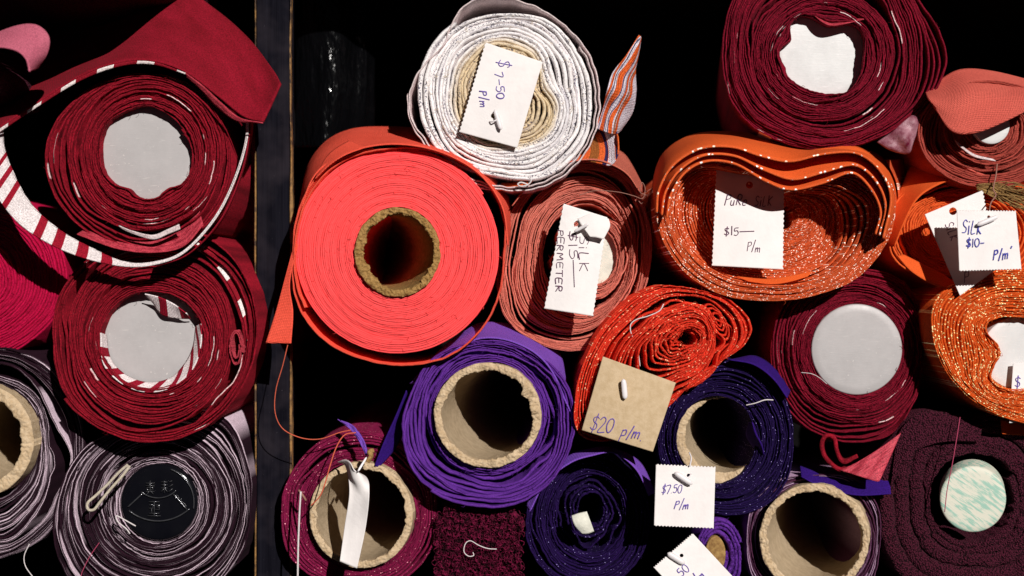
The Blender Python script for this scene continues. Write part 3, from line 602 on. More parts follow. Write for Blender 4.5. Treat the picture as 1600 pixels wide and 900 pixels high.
V, F, UV = spiral([(0, [(930, 150), (918, 95), (880, 45), (830, 12), (785, 0), (740, 3), (714, 30), (695, 70), (662, 105), (644, 135), (643, 180), (665, 215), (710, 262), (760, 285), (850, 282), (915, 225)]),
                   (1.6, [(940, 150), (930, 95), (890, 40), (835, 5), (785, -8), (730, 0), (704, 30), (690, 70), (655, 105), (640, 135), (639, 182), (660, 222), (705, 270), (760, 292), (855, 290), (922, 230)])],
                  (792, 150), 2.6, -24, jit=2, wob=.05, seed=4, hf=.6, spt=260)
mesh_obj('loose_selvedge', V, F, M['white_edge'], r, UV)
sheet(r, [[(835, 268, 0), (870, 262, -4), (905, 250, -6), (935, 255, -8), (955, 258, -8), (966, 240, -8), (966, 215, -6)], [(860, 280, 40), (885, 255, 40), (915, 225, 40), (935, 205, 40), (945, 190, 40), (955, 190, 40), (962, 200, 30)]],
      M['plaid'], name='plaid_end', nu=60, nv=20, th=2)
sheet(r, [[(930, 200, 20), (942, 170, 22), (949, 138, 4), (957, 114, 22), (978, 86, 22), (998, 55, 34)], [(950, 208, -2), (958, 180, 2), (966, 152, -4), (975, 118, 10), (988, 90, 18), (1000, 56, 34)], [(962, 210, 24), (972, 184, 26), (980, 152, 18), (986, 122, 28), (994, 90, 30), (1001, 57, 36)], [(970, 204, 60), (988, 176, 50), (994, 144, 46), (993, 110, 44), (998, 84, 44), (1002, 58, 40)]],
      M['plaid_long'], name='plaid_tip', nu=80, nv=36, th=1.6, ripple=2.6)
sheet(r, [[(655, 230, -10), (700, 275, -14), (745, 293, -16), (790, 297, -16), (825, 287, -14)], [(665, 220, 30), (705, 262, 30), (745, 280, 30), (790, 286, 30), (825, 280, 30)]], M['plaid'], name='plaid_underside', nu=60, nv=8)

# coral roll
r = roll('big smooth coral red roll, tightly wound round a torn ochre cardboard tube', (621, 394),
  [(0, E(621, 394, 66, 69)), (33, E(621, 392, 160, 161))],
  M['coral'], th=4, lint=160, rnd=.12, rough=.15, d0=-30, jit=.7, jit2=.35, wob=.12, seed=31, hf=.1, fill=1.0, den=1, spt=230, dprof=[(0, -4), (12, 0), (30, 3), (33, 6)])
tube(r, 621, 394, 67, 70, 12, -42, rim='card_dark', inside='card_dark', axis=(-.2, .04), torn=3.0, seed=11, n=320, tear=[(2.6, .3, 9), (3.4, .25, 4)])
V, F, UV = spiral([(0, [(783, 400), (782, 330), (758, 285), (715, 252), (660, 233), (600, 234), (540, 250), (495, 288), (468, 345), (460, 400), (472, 470), (505, 520), (570, 553), (640, 562), (700, 545), (750, 505), (776, 450)]),
                   (1.3, [(793, 400), (792, 340), (768, 285), (718, 248), (660, 230), (600, 230), (540, 245), (490, 282), (462, 340), (457, 400), (464, 478), (508, 536), (570, 566), (640, 575), (704, 562), (752, 524), (784, 465)])],
                  (621, 394), 3, -34, jit=1, wob=.03, seed=4, hf=.2, spt=260, a0=2.6)
mesh_obj('loose_winding', V, F, M['coral_sheet'], r, UV)
sheet(r, [[(464, 375, -20), (476, 310, -30), (497, 268, -36), (540, 240, -40), (600, 226, -44), (660, 230, -44), (712, 248, -42), (755, 278, -40), (785, 325, -36), (794, 385, -30)],
          [(466, 330, 60), (478, 280, 60), (500, 240, 60), (540, 216, 60), (600, 210, 60), (660, 214, 60), (715, 235, 60), (765, 268, 60), (793, 310, 50), (797, 360, 40)],
          [(470, 320, 200), (480, 262, 200), (508, 222, 180), (548, 202, 180), (600, 198, 200), (660, 203, 200), (715, 228, 200), (765, 262, 200), (796, 306, 160), (799, 350, 120)]],
      M['coral_sheet'], name='outer_wrap', nu=120, nv=30, th=2)
sheet(r, [[(496, 272, -28), (507, 250, -24), (522, 234, -18), (545, 220, -10)], [(492, 280, -40), (515, 258, -46), (540, 242, -50), (572, 230, -44)]], M['coral_sheet'], name='folded_corner', nu=30, nv=12)
sheet(r, [[(462, 372, -20), (468, 374, -22)], [(444, 440, -40), (453, 440, -46)], [(430, 490, -46), (458, 488, -54)], [(415, 536, -50), (455, 537, -60)]], M['coral_sheet'], name='hanging_tail', nu=14, nv=50, th=1.5)
thread('long fine orange thread falling from the coral tail and looping to the burgundy roll', [(450, 537, -55), (442, 570, -45), (431, 610, -30), (430, 645, -20), (442, 670, -10), (470, 684, -10), (500, 686, -14), (530, 676, -18), (548, 672, -20)], 'thread_orange', .8, 120)
thread('orange thread running down the left rim of the burgundy roll tube', [(556, 676, -22), (538, 680, -22), (525, 700, -24), (515, 730, -26), (508, 755, -26), (500, 775, -22), (486, 790, -16)], 'thread_orange', 1.0, 80)

# salmon roll
r = roll('dusty salmon pink roll beside the coral one, a creased white tag over its middle', (912, 402),
  [(0, E(930, 400, 34, 44)), (6, E(924, 402, 52, 66)), (7, E(916, 402, 66, 84)),
   (17, [(992, 400), (985, 330), (960, 290), (915, 275), (860, 290), (822, 330), (806, 390), (800, 440), (820, 495), (870, 522), (925, 515), (965, 475)]),
   (18.2, [(1002, 395), (992, 320), (965, 280), (915, 266), (855, 282), (812, 325), (796, 385), (790, 440), (808, 502), (865, 532), (930, 526), (976, 486)]),
   (23, [(1018, 400), (1010, 330), (982, 275), (935, 252), (880, 258), (830, 285), (799, 330), (786, 385), (776, 440), (790, 497), (832, 532), (880, 548), (935, 541), (982, 500), (1008, 450)])],
  M['salmon'], th=6, den=2.2, d0=50, jit=3, wob=.3, seed=41, hf=.4, dprof=[(0, 0), (6, 0), (7, 12), (12, 4), (23, 0)])
cap(r, 932, 400, 34, 44, 64, mat='white_core', name='core_end')
sheet(r, [[(800, 322, 0), (835, 280, -6), (880, 256, -10), (930, 250, -10), (975, 268, -6), (1000, 300, 0)], [(810, 305, 90), (840, 270, 100), (880, 244, 110), (940, 236, 110), (975, 240, 110), (1010, 300, 100)]], M['salmon_sheet'], name='outer_wrap', nu=70, nv=14)

# orange glitter roll
U1 = [(1022, 330), (1020, 290), (1035, 242), (1075, 213), (1130, 206), (1200, 212), (1270, 224), (1335, 228), (1380, 248), (1403, 290), (1402, 340), (1385, 380)]
L1 = [(1026, 332), (1030, 296), (1052, 258), (1095, 232), (1145, 230), (1190, 244), (1235, 252), (1290, 240), (1340, 240), (1376, 268), (1392, 310), (1380, 372)]
L2 = [(1034, 336), (1040, 300), (1062, 266), (1100, 243), (1148, 244), (1195, 266), (1240, 280), (1290, 268), (1335, 258), (1368, 282), (1384, 322), (1374, 368)]
L3 = [(1042, 340), (1048, 305), (1070, 270), (1104, 252), (1148, 256), (1195, 282), (1236, 296), (1285, 286), (1330, 270), (1360, 294), (1376, 330), (1368, 366)]
def dz(L, d): return [(x, y, d) for x, y in L]
r = roll('wide orange glitter roll under a sagging orange fold, a white tag hanging inside it', (1228, 338),
  [(0, E(1238, 324, 22, 7)), (5, E(1232, 328, 48, 26, 8)), (18, [(1330, 345), (1312, 305), (1270, 296), (1220, 294), (1160, 272), (1105, 268), (1072, 300), (1070, 350), (1095, 395), (1140, 425), (1200, 437), (1265, 428), (1315, 395)]),
   (19.5, [(1356, 345), (1350, 315), (1320, 296), (1236, 300), (1160, 270), (1090, 262), (1055, 300), (1055, 355), (1085, 405), (1135, 438), (1200, 448), (1270, 440), (1330, 402)]),
   (25, [(1398, 335), (1394, 290), (1372, 262), (1330, 258), (1238, 284), (1160, 250), (1100, 238), (1050, 258), (1026, 300), (1026, 350), (1056, 412), (1112, 455), (1190, 470), (1270, 462), (1350, 424)])],
  M['orange_glit'], th=6, den=2.2, rnd=.1, d0=-15, jit=2.5, wob=.12, seed=51, hf=.35, dprof=[(0, 90), (17, 74), (19.5, -8), (25, -14)])
sheet(r, [dz(U1, 130), dz([(a[0]*.45+b[0]*.55, a[1]*.5+b[1]*.5) for a, b in zip(U1, L1)], -20), dz(L1, -70)], M['orange_sheet'], name='top_fold', nu=130, nv=24, th=2.4)
sheet(r, [dz([(a, b-10) for a, b in L1], 0), dz(L2, -62)], M['orange_sheet'], name='middle_fold', nu=130, nv=14, th=2.4)
sheet(r, [dz([(a, b-10) for a, b in L2], 0), dz(L3, -56)], M['orange_sheet'], name='lower_fold', nu=130, nv=14, th=2.4)
for L, d in ((L1, -72), (L2, -64), (L3, -58)):
    V, F = tubeline(dz(L, d), 1.9, 160); mesh_obj('glitter_edge', V, F, M['orange_edge'], r)
sheet(r, [[(1385, 250, 40), (1402, 290, 36), (1402, 335, 34), (1392, 375, 40)], [(1430, 248, 160), (1428, 290, 160), (1420, 340, 150), (1404, 380, 130)]], M['orange_glit'], name='side_wrap', nu=40, nv=14)
sheet(r, [[(1150, 432, 0), (1200, 436, -6), (1240, 430, -6), (1270, 424, 0)], [(1170, 440, -8), (1205, 444, -14), (1235, 440, -14), (1262, 432, -8)]], M['orange_sheet'], name='frayed_edge', nu=30, nv=8)

# maroon roll, top right
r = roll('large maroon roll at the top right with a wavy-edged white core', (1285, 85),
  [(0, [(1350, 88), (1347, 48), (1330, 38), (1305, 42), (1290, 44), (1275, 32), (1252, 25), (1236, 38), (1238, 62), (1220, 80), (1228, 104), (1234, 120), (1255, 136), (1285, 145), (1325, 142), (1342, 122)]),
   (3, E(1285, 85, 78, 70)), (12, E(1287, 85, 112, 105)),
   (13, [(1406, 85), (1392, 30), (1370, -20), (1290, -40), (1210, -20), (1170, 40), (1172, 110), (1205, 165), (1275, 196), (1350, 185), (1395, 140)]),
   (20, [(1438, 85), (1432, 140), (1400, 186), (1350, 214), (1290, 227), (1222, 210), (1172, 178), (1144, 120), (1142, 60), (1155, 0), (1200, -50), (1290, -78), (1370, -55), (1418, 0)]),
   (22.3, [(1482, 95), (1450, 160), (1408, 198), (1350, 224), (1290, 234), (1215, 218), (1160, 182), (1132, 120), (1130, 60), (1145, 0), (1200, -60), (1290, -90), (1380, -70), (1440, 0), (1472, 50)])],
  M['maroon'], th=6.5, axis=(.12, .03), d0=-10, jit=3, wob=.3, seed=61, hf=.8, dprof=[(0, 0), (20, 2), (22, 10)])
cap(r, 1285, 84, 74, 72, 14, mat='cap_white')
sheet(r, [[(1350, 30, -10), (1325, 36, -14), (1300, 40, -16), (1284, 34, -14), (1268, 20, -8)], [(1345, 24, 10), (1325, 28, 8), (1300, 30, 6), (1284, 22, 8), (1268, 14, 8)]], M['maroon_crush'], name='inner_fold', nu=40, nv=10)
sheet(r, [[(1370, 222, -10), (1395, 205, -16), (1412, 190, -16), (1425, 180, -10)], [(1385, 232, -16), (1408, 222, -26), (1420, 206, -24), (1432, 182, -12)], [(1400, 238, -8), (1420, 240, -14), (1428, 220, -14), (1442, 184, -4)]], M['foil'], name='wrap_end', nu=24, nv=20, th=1, ripple=1.6)

# rust roll with pink coral hood
r = roll('rust red roll at the right border, a small white core under its coral hood', (1548, 200),
  [(0, E(1545, 196, 28, 26)), (9, E(1545, 206, 78, 60)), (10, E(1545, 208, 88, 66)), (14, E(1546, 210, 112, 84))],
  M['rust'], th=7, d0=-15, jit=3, wob=.25, seed=71, hf=.5, spt=150)
cap(r, 1549, 196, 29, 29, -24, mat='cap_white')
sheet(r, [[(1446, 146, 0), (1468, 126, 30), (1502, 109, 40), (1552, 112, 40), (1625, 130, 40)],
          [(1450, 154, -40), (1480, 160, -50), (1515, 150, -50), (1560, 150, -50), (1625, 150, -50)],
          [(1458, 164, -50), (1486, 204, -68), (1522, 208, -72), (1566, 192, -72), (1630, 160, -72)]], M['pinkcoral'], name='hood_flap', nu=60, nv=36, th=3)
sheet(r, [[(1448, 150, 50), (1440, 190, 50), (1450, 235, 50), (1485, 275, 40), (1540, 298, 30), (1620, 300, 30)], [(1462, 168, 10), (1466, 205, 0), (1482, 235, -5), (1515, 264, -10), (1560, 278, -10), (1620, 284, -10)]], M['pinkcoral'], name='outer_wrap', nu=60, nv=12, th=2)
sheet(r, [[(1425, 185, 150), (1428, 215, 150), (1420, 255, 150)], [(1462, 165, 30), (1468, 210, 30), (1500, 262, 30)]], M['coral_sheet'], name='back_wrap', nu=20, nv=12)
sheet(r, [[(1492, 219, -30), (1520, 240, -32), (1552, 249, -32)], [(1498, 228, -32), (1522, 245, -34), (1556, 252, -34)]], M['white_edge'], name='white_selvedge', nu=30, nv=4)

# orange roll on the right
r = roll('plain orange roll at the right with two white tags before it, below the rust roll', (1490, 362),
  [(0, E(1490, 362, 6, 12)), (4, E(1486, 360, 30, 32)), (12, [(1408, 362), (1420, 328), (1460, 303), (1530, 290), (1600, 300), (1640, 360), (1590, 430), (1520, 436), (1460, 422), (1422, 395)]),
   (13, [(1400, 362), (1412, 318), (1455, 294), (1530, 280), (1605, 288), (1650, 360), (1600, 440), (1520, 448), (1452, 434), (1412, 402)]),
   (15, [(1388, 372), (1400, 312), (1445, 284), (1530, 270), (1610, 278), (1665, 360), (1610, 452), (1520, 462), (1445, 436), (1400, 408)])],
  M['orange'], th=6, d0=35, jit=3, wob=.25, seed=81, hf=.4)
sheet(r, [[(1388, 385, 20), (1396, 330, 30), (1412, 285, 60), (1430, 254, 90), (1478, 240, 110), (1530, 262, 110), (1580, 278, 110), (1640, 285, 110)],
          [(1398, 385, 0), (1412, 350, -4), (1430, 315, -4), (1452, 296, -6), (1490, 280, -8), (1530, 278, -8), (1580, 290, -6), (1640, 300, 0)]], M['orange_sheet'], name='outer_wrap', nu=80, nv=20, th=2)
sheet(r, [[(1402, 400, 0), (1425, 425, -8), (1460, 445, -14), (1503, 458, -20)], [(1412, 398, 10), (1440, 412, 4), (1475, 430, 0), (1506, 454, -10)]], M['orange_sheet'], name='folded_tail', nu=40, nv=8)

# amber glitter roll
r = roll('amber gold glitter roll at the right border, kidney-shaped round a white core', (1592, 552),
  [(0, [(1640, 552), (1625, 505), (1590, 496), (1560, 498), (1545, 508), (1548, 524), (1564, 538), (1566, 556), (1556, 572), (1552, 590), (1566, 603), (1600, 608), (1630, 590)]),
   (4, [(1650, 552), (1632, 495), (1590, 485), (1550, 488), (1531, 505), (1535, 530), (1548, 545), (1548, 562), (1538, 578), (1537, 598), (1556, 616), (1600, 620), (1640, 600)]),
   (10, [(1690, 552), (1660, 470), (1600, 458), (1540, 466), (1507, 495), (1502, 530), (1507, 560), (1512, 590), (1530, 615), (1560, 632), (1600, 640), (1660, 620)]),
   (13.5, [(1715, 552), (1670, 450), (1600, 434), (1525, 442), (1478, 475), (1470, 520), (1482, 565), (1505, 600), (1535, 625), (1565, 641), (1600, 650), (1680, 640)]),
   (16, [(1725, 552), (1680, 436), (1600, 422), (1515, 434), (1462, 468), (1457, 520), (1472, 568), (1498, 606), (1530, 634), (1562, 650), (1600, 662), (1700, 650)])],
  M['gold_glit'], th=6, rnd=.25, d0=-30, jit=2, wob=.15, seed=91, hf=.3, dprof=[(0, 6), (16, 0)])
cap(r, 1590, 552, 56, 56, -6, mat='cap_white')
# maroon roll on the right
r = roll('maroon roll with a big smooth grey round core, right of the red glitter roll', (1338, 548),
  [(0, E(1339, 546, 71, 71)), (9, E(1337, 549, 98, 100)), (10, E(1336, 549, 104, 106)),
   (13, [(1438, 560), (1432, 490), (1395, 448), (1338, 434), (1275, 450), (1240, 495), (1232, 560), (1255, 620), (1310, 655), (1370, 655), (1420, 620)]),
   (16, [(1444, 560), (1440, 485), (1412, 440), (1360, 420), (1300, 422), (1245, 448), (1212, 495), (1203, 560), (1222, 622), (1262, 668), (1325, 691), (1390, 682), (1430, 630)])],
  M['maroon'], th=5.5, d0=40, jit=4, wob=.28, seed=101, hf=.45, dprof=[(0, 0), (16, 6)])
cap(r, 1339, 546, 71, 71, 38, bev=2)
sheet(r, [[(1200, 450, 150), (1188, 500, 150), (1190, 560, 150), (1215, 630, 150)], [(1255, 442, 60), (1216, 490, 50), (1205, 560, 50), (1222, 622, 50)]], M['maroon_plain'], name='outer_wrap', nu=30, nv=12)
sheet(r, [[(1312, 735, 0), (1340, 722, -6), (1375, 700, -8), (1408, 676, -6)], [(1318, 736, -4), (1342, 744, -18), (1368, 752, -20), (1374, 752, -20)]], M['crimson_silk'], name='silk_tail', nu=40, nv=24, th=1.5, ripple=1)
V, F, UV = patch([[(1340, 712, 0), (1318, 722, 0), (1308, 705, 0), (1304, 685, 0), (1292, 680, 0), (1284, 692, 0), (1288, 712, 0), (1305, 730, 0), (1325, 738, 0)],
                  [(1340, 712, 90), (1318, 718, 90), (1308, 705, 90), (1304, 690, 90), (1292, 688, 90), (1288, 696, 90), (1292, 712, 90), (1308, 726, 90), (1325, 732, 90)]], nu=60, nv=4, th=6)
mesh_obj('looped_edge', V, F, M['maroon_red'], r, UV)

# red glitter roll
r = roll('bright red glitter roll pressed flat and slanting, a kraft tag over its lower end', (1062, 532),
  [(0, E(1076, 530, 14, 11)), (3, E(1068, 532, 36, 24, -28)), (9, [(1118, 520), (1112, 560), (1060, 600), (985, 630), (945, 625), (950, 570), (1000, 510), (1045, 478), (1095, 478)]),
   (10, [(1146, 515), (1128, 562), (1066, 612), (980, 648), (930, 645), (938, 570), (992, 500), (1045, 466), (1108, 468)]),
   (15, [(1176, 508), (1168, 535), (1132, 562), (1085, 590), (1040, 640), (960, 690), (905, 680), (900, 620), (922, 545), (968, 482), (1025, 448), (1090, 452), (1150, 474)])],
  M['red_glit'], th=5.5, rnd=.22, d0=-25, jit=4, wob=.3, seed=111, hf=.6, dprof=[(0, 0), (15, 4)])
V, F, UV = spiral([(0, E(1122, 500, 3, 8, -25)), (3.6, E(1120, 502, 14, 34, -30))], (1121, 501), 3.6, -14, length=40, spt=70, seed=5, hf=.3, jit=2)
mesh_obj('curled_fold', V, F, M['red_glit'], r, UV)

# purple roll
r = roll('vivid purple roll under the coral one, loosely wound round a frayed cardboard tube', (763, 650),
  [(0, E(762, 649, 85, 83)), (4, E(764, 650, 97, 96)), (5.2, [(870, 650), (850, 590), (800, 556), (740, 548), (690, 575), (662, 640), (668, 700), (715, 745), (775, 758), (840, 735)]),
   (11, [(897, 652), (880, 590), (838, 553), (780, 532), (722, 536), (672, 562), (640, 610), (625, 672), (638, 732), (684, 772), (745, 790), (795, 790), (850, 762), (886, 712)])],
  M['purple'], th=7, den=1.25, d0=-10, jit=5, wob=.42, seed=121, hf=.5, dprof=[(0, 4), (5, 10), (11, -6)])
tube(r, 762, 649, 84, 82, 12, -20, torn=2.6, seed=21, axis=(.15, .0), tear=[(-.55, .12, 10), (-.1, .2, 5)])
sheet(r, [[(640, 600, 40), (690, 545, 60), (725, 518, 80), (755, 504, 90), (800, 508, 90), (848, 530, 90), (876, 556, 80), (886, 600, 50), (908, 656, 20)],
          [(650, 600, 10), (700, 556, -6), (735, 534, -12), (765, 528, -14), (800, 534, -16), (836, 552, -16), (862, 580, -14), (880, 620, -10), (900, 662, -4)]], M['purple_sheet'], name='outer_wrap', nu=90, nv=20, th=2)
sheet(r, [[(635, 610, 10), (618, 650, 14), (600, 690, 18), (585, 728, 20)], [(640, 630, 40), (634, 660, 40), (618, 700, 40), (592, 730, 24)]], M['indigo_sheet'], name='dark_flap', nu=40, nv=10)
sheet(r, [[(527, 655, 0), (540, 665, -4), (555, 680, -6), (566, 700, -8), (572, 712, -8)], [(535, 658, -2), (550, 664, -6), (564, 680, -8), (573, 700, -10), (574, 712, -10)]], M['purple_sheet'], name='frayed_strip', nu=40, nv=6, ripple=1.5)

# indigo roll with tube
r = roll('dark indigo roll right of the kraft tag, wound round a cardboard tube it partly covers', (1128, 680),
  [(0, E(1119, 688, 62, 69)), (10, E(1130, 682, 90, 96)), (11, E(1131, 682, 94, 104)),
   (15, [(1240, 690), (1228, 622), (1184, 575), (1130, 558), (1080, 578), (1045, 620), (1028, 680), (1040, 740), (1088, 790), (1150, 806), (1202, 786), (1232, 745)])],
  M['indigo'], th=5, d0=20, jit=4, wob=.3, seed=131, hf=.5, dprof=[(0, -4), (15, 2)])
tube(r, 1130, 681, 74, 75, 16, 34, torn=1.8, seed=31, axis=(.2, .02))
sheet(r, [[(1150, 560, 30), (1180, 556, 40), (1210, 575, 50), (1235, 610, 50)], [(1140, 562, 0), (1178, 570, -4), (1208, 592, -4), (1230, 622, 0)]], M['indigo_sheet'], name='outer_wrap', nu=40, nv=8)
sheet(r, [[(1170, 660, 20), (1166, 680, 30), (1178, 700, 30), (1190, 712, 20)], [(1176, 660, 5), (1182, 678, 0), (1190, 694, 0), (1194, 710, 5)]], M['indigo_sheet'], name='inner_fold', nu=24, nv=8)

# small violet roll
r = roll('dark violet roll at the bottom with a pale square core end showing', (920, 808),
  [(0, E(925, 800, 20, 26)), (2, E(922, 802, 36, 44)), (3.2, E(924, 804, 52, 62)), (10, E(919, 812, 82, 94)), (11, E(918, 812, 90, 102)), (13, E(918, 812, 98, 109))],
  M['violet'], th=6, d0=60, jit=4, wob=.3, seed=141, hf=.5, dprof=[(0, 20), (3, 12), (13, 0)])
V, F, UV = patch([[(894, 807, 14), (905, 803, 12), (917, 800, 12)], [(898, 819, 8), (909, 817, 6), (921, 812, 8)], [(910, 832, 12), (918, 832, 12), (927, 829, 14)]], nu=14, nv=14, th=9)
mesh_obj('core_end', V, F, M['white_core'], r)
sheet(r, [[(822, 790, 20), (845, 745, 30), (888, 712, 40), (925, 700, 40), (958, 700, 40), (1000, 722, 40), (1024, 770, 40)], [(828, 800, 6), (852, 755, 4), (890, 724, 0), (925, 712, 0), (960, 708, 0), (994, 734, 4), (1014, 775, 10)]], M['purple_sheet'], name='outer_wrap', nu=60, nv=8)

# burgundy roll with tube
r = roll('glittering burgundy roll round a wide cardboard tube with a narrow blank tag before it', (563, 802),
  [(0, E(564, 805, 82, 83)), (6, E(562, 803, 99, 99)), (7.2, E(561, 800, 104, 108)), (10, [(682, 800), (668, 730), (620, 690), (550, 674), (490, 696), (450, 745), (438, 810), (452, 870), (500, 910), (570, 925), (640, 905), (675, 860)])],
  M['burgundy'], th=6.5, d0=45, jit=4, wob=.3, seed=151, hf=.5)
tube(r, 564, 805, 81, 83, 11, 24, torn=2.2, seed=41, axis=(.14, .02))
# boucle roll
r = roll('fuzzy deep burgundy boucle roll at the bottom between the burgundy and violet rolls', (748, 872),
  [(0, E(748, 872, 8, 8)), (5, [(812, 872), (806, 810), (748, 788), (692, 806), (682, 872), (690, 930), (748, 950), (806, 930)])],
  M['fuzz'], th=13, d0=30, jit=3, wob=.2, den=1, seed=161, hf=1.5, fill=1.0)
rs = random.Random(5); ps = []
for i in range(1900):
    x = 748+rs.uniform(-66, 66); y = 788+rs.uniform(0, 150); 
    if abs(x-748)/68 > 1 or (abs(x-748) > 55 and y < 805): continue
    a = rs.uniform(0, 6.28); q = rs.uniform(2.5, 6); d = rs.uniform(14, 28)
    ps.append(tubeline([(x, y, d+6), (x+q*math.cos(a), y+q*math.sin(a), d), (x+q*math.cos(a+1.2)*1.4, y+q*math.sin(a+1.2)*1.4, d-2), (x+q*math.cos(a+2.4), y+q*math.sin(a+2.4), d+4)], rs.uniform(.35, .9), 9, 4))
V, F = join(ps); tag(mesh_obj('pile', V, F, M['fuzz'], r), kind='stuff')
thread('white wiry thread hook lying on the fuzzy burgundy roll', [(776, 858, 8), (762, 857, 6), (748, 852, 6), (735, 845, 6), (727, 850, 6), (725, 862, 6), (732, 869, 6), (740, 868, 6), (739, 863, 8)], 'thread_white', .8)

# tube with plum stripes
r = roll('thin plum striped roll round a wide cardboard tube, left of the knitted roll', (1273, 842),
  [(0, E(1273, 842, 86, 86)), (3, E(1271, 842, 93, 91)), (4, E(1270, 842, 97, 94)), (7, [(1374, 850), (1366, 780), (1330, 745), (1272, 742), (1210, 752), (1176, 790), (1167, 850), (1180, 910), (1270, 950), (1350, 925)])],
  M['plum_stripe2'], th=3.5, lint=0, d0=28, jit=4, wob=.2, seed=171, hf=.4)
tube(r, 1273, 842, 86, 86, 12, 2, torn=2.6, seed=51, axis=(.30, .05))
# knitted roll
r = roll('dark plum knitted roll at the lower right round a pale green streaked wooden core', (1522, 784),
  [(0, E(1522, 782, 68, 68)), (2, [(1608, 782), (1580, 700), (1522, 688), (1462, 712), (1448, 782), (1468, 850), (1522, 868), (1590, 850)]),
   (3, [(1640, 782), (1600, 680), (1522, 662), (1450, 690), (1425, 782), (1450, 865), (1522, 890), (1610, 870)]),
   (5, [(1700, 782), (1640, 640), (1522, 655), (1440, 648), (1400, 690), (1378, 790), (1400, 890), (1522, 960), (1660, 920)])],
  M['knit'], th=34, rnd=.12, d0=25, jit=1.2, wob=.06, den=1, seed=181, hf=.8, fill=.955, dprof=[(0, 4), (2, 0), (5, 2)])
cap(r, 1521, 780, 52, 52, 2, mat='woodend', name='wooden_core', length=36, bev=3, dome=1, axis=(.24, .18))
sheet(r, [[(1400, 700, 25), (1410, 668, 25), (1440, 645, 25), (1480, 648, 25), (1535, 664, 25)], [(1392, 760, 18), (1415, 720, 16), (1440, 700, 16), (1480, 690, 16), (1530, 690, 18)]], M['knit'], name='knitted_flap', nu=50, nv=20, th=5)
thread('fine magenta thread hanging across the green wooden core', [(1500, 652, 0), (1494, 690, -10), (1487, 730, -16), (1480, 765, -20), (1476, 800, -20)], 'thread_pink', .7)

# small purple roll at the bottom
r = roll('small bright purple roll end at the bottom, half hidden by the tilted tag', (1122, 872),
  [(0, E(1118, 868, 17, 30)), (1.5, E(1122, 870, 26, 44)), (4, E(1124, 872, 37, 60))], M['purple'], th=9, d0=14, jit=3, wob=.1, den=1, seed=191, spt=90)
cap(r, 1118, 866, 16, 28, 12, mat='raffia', name='core_end')
# indigo strip under the crimson tail
r = empty('fabric_strip', W(1310, 745, 20)); tag(r, 'flat indigo strip of cloth under the crimson silk tail', 'fabric strip')
sheet(r, [[(1250, 728, 40), (1290, 742, 36), (1340, 750, 34), (1390, 748, 30)], [(1252, 745, 10), (1290, 764, 6), (1340, 774, 4), (1392, 772, 6)]], M['indigo_sheet'], name='strip_body', nu=50, nv=12)
r = empty('fabric_strip', W(1590, 665, 10)); tag(r, 'small bright orange cloth corner at the right border below the dollar tag', 'fabric strip')
sheet(r, [[(1563, 655, 30), (1590, 652, 30), (1640, 648, 30)], [(1566, 678, 16), (1600, 680, 16), (1640, 680, 16)]], M['orange_sheet'], name='strip_body', nu=24, nv=10)

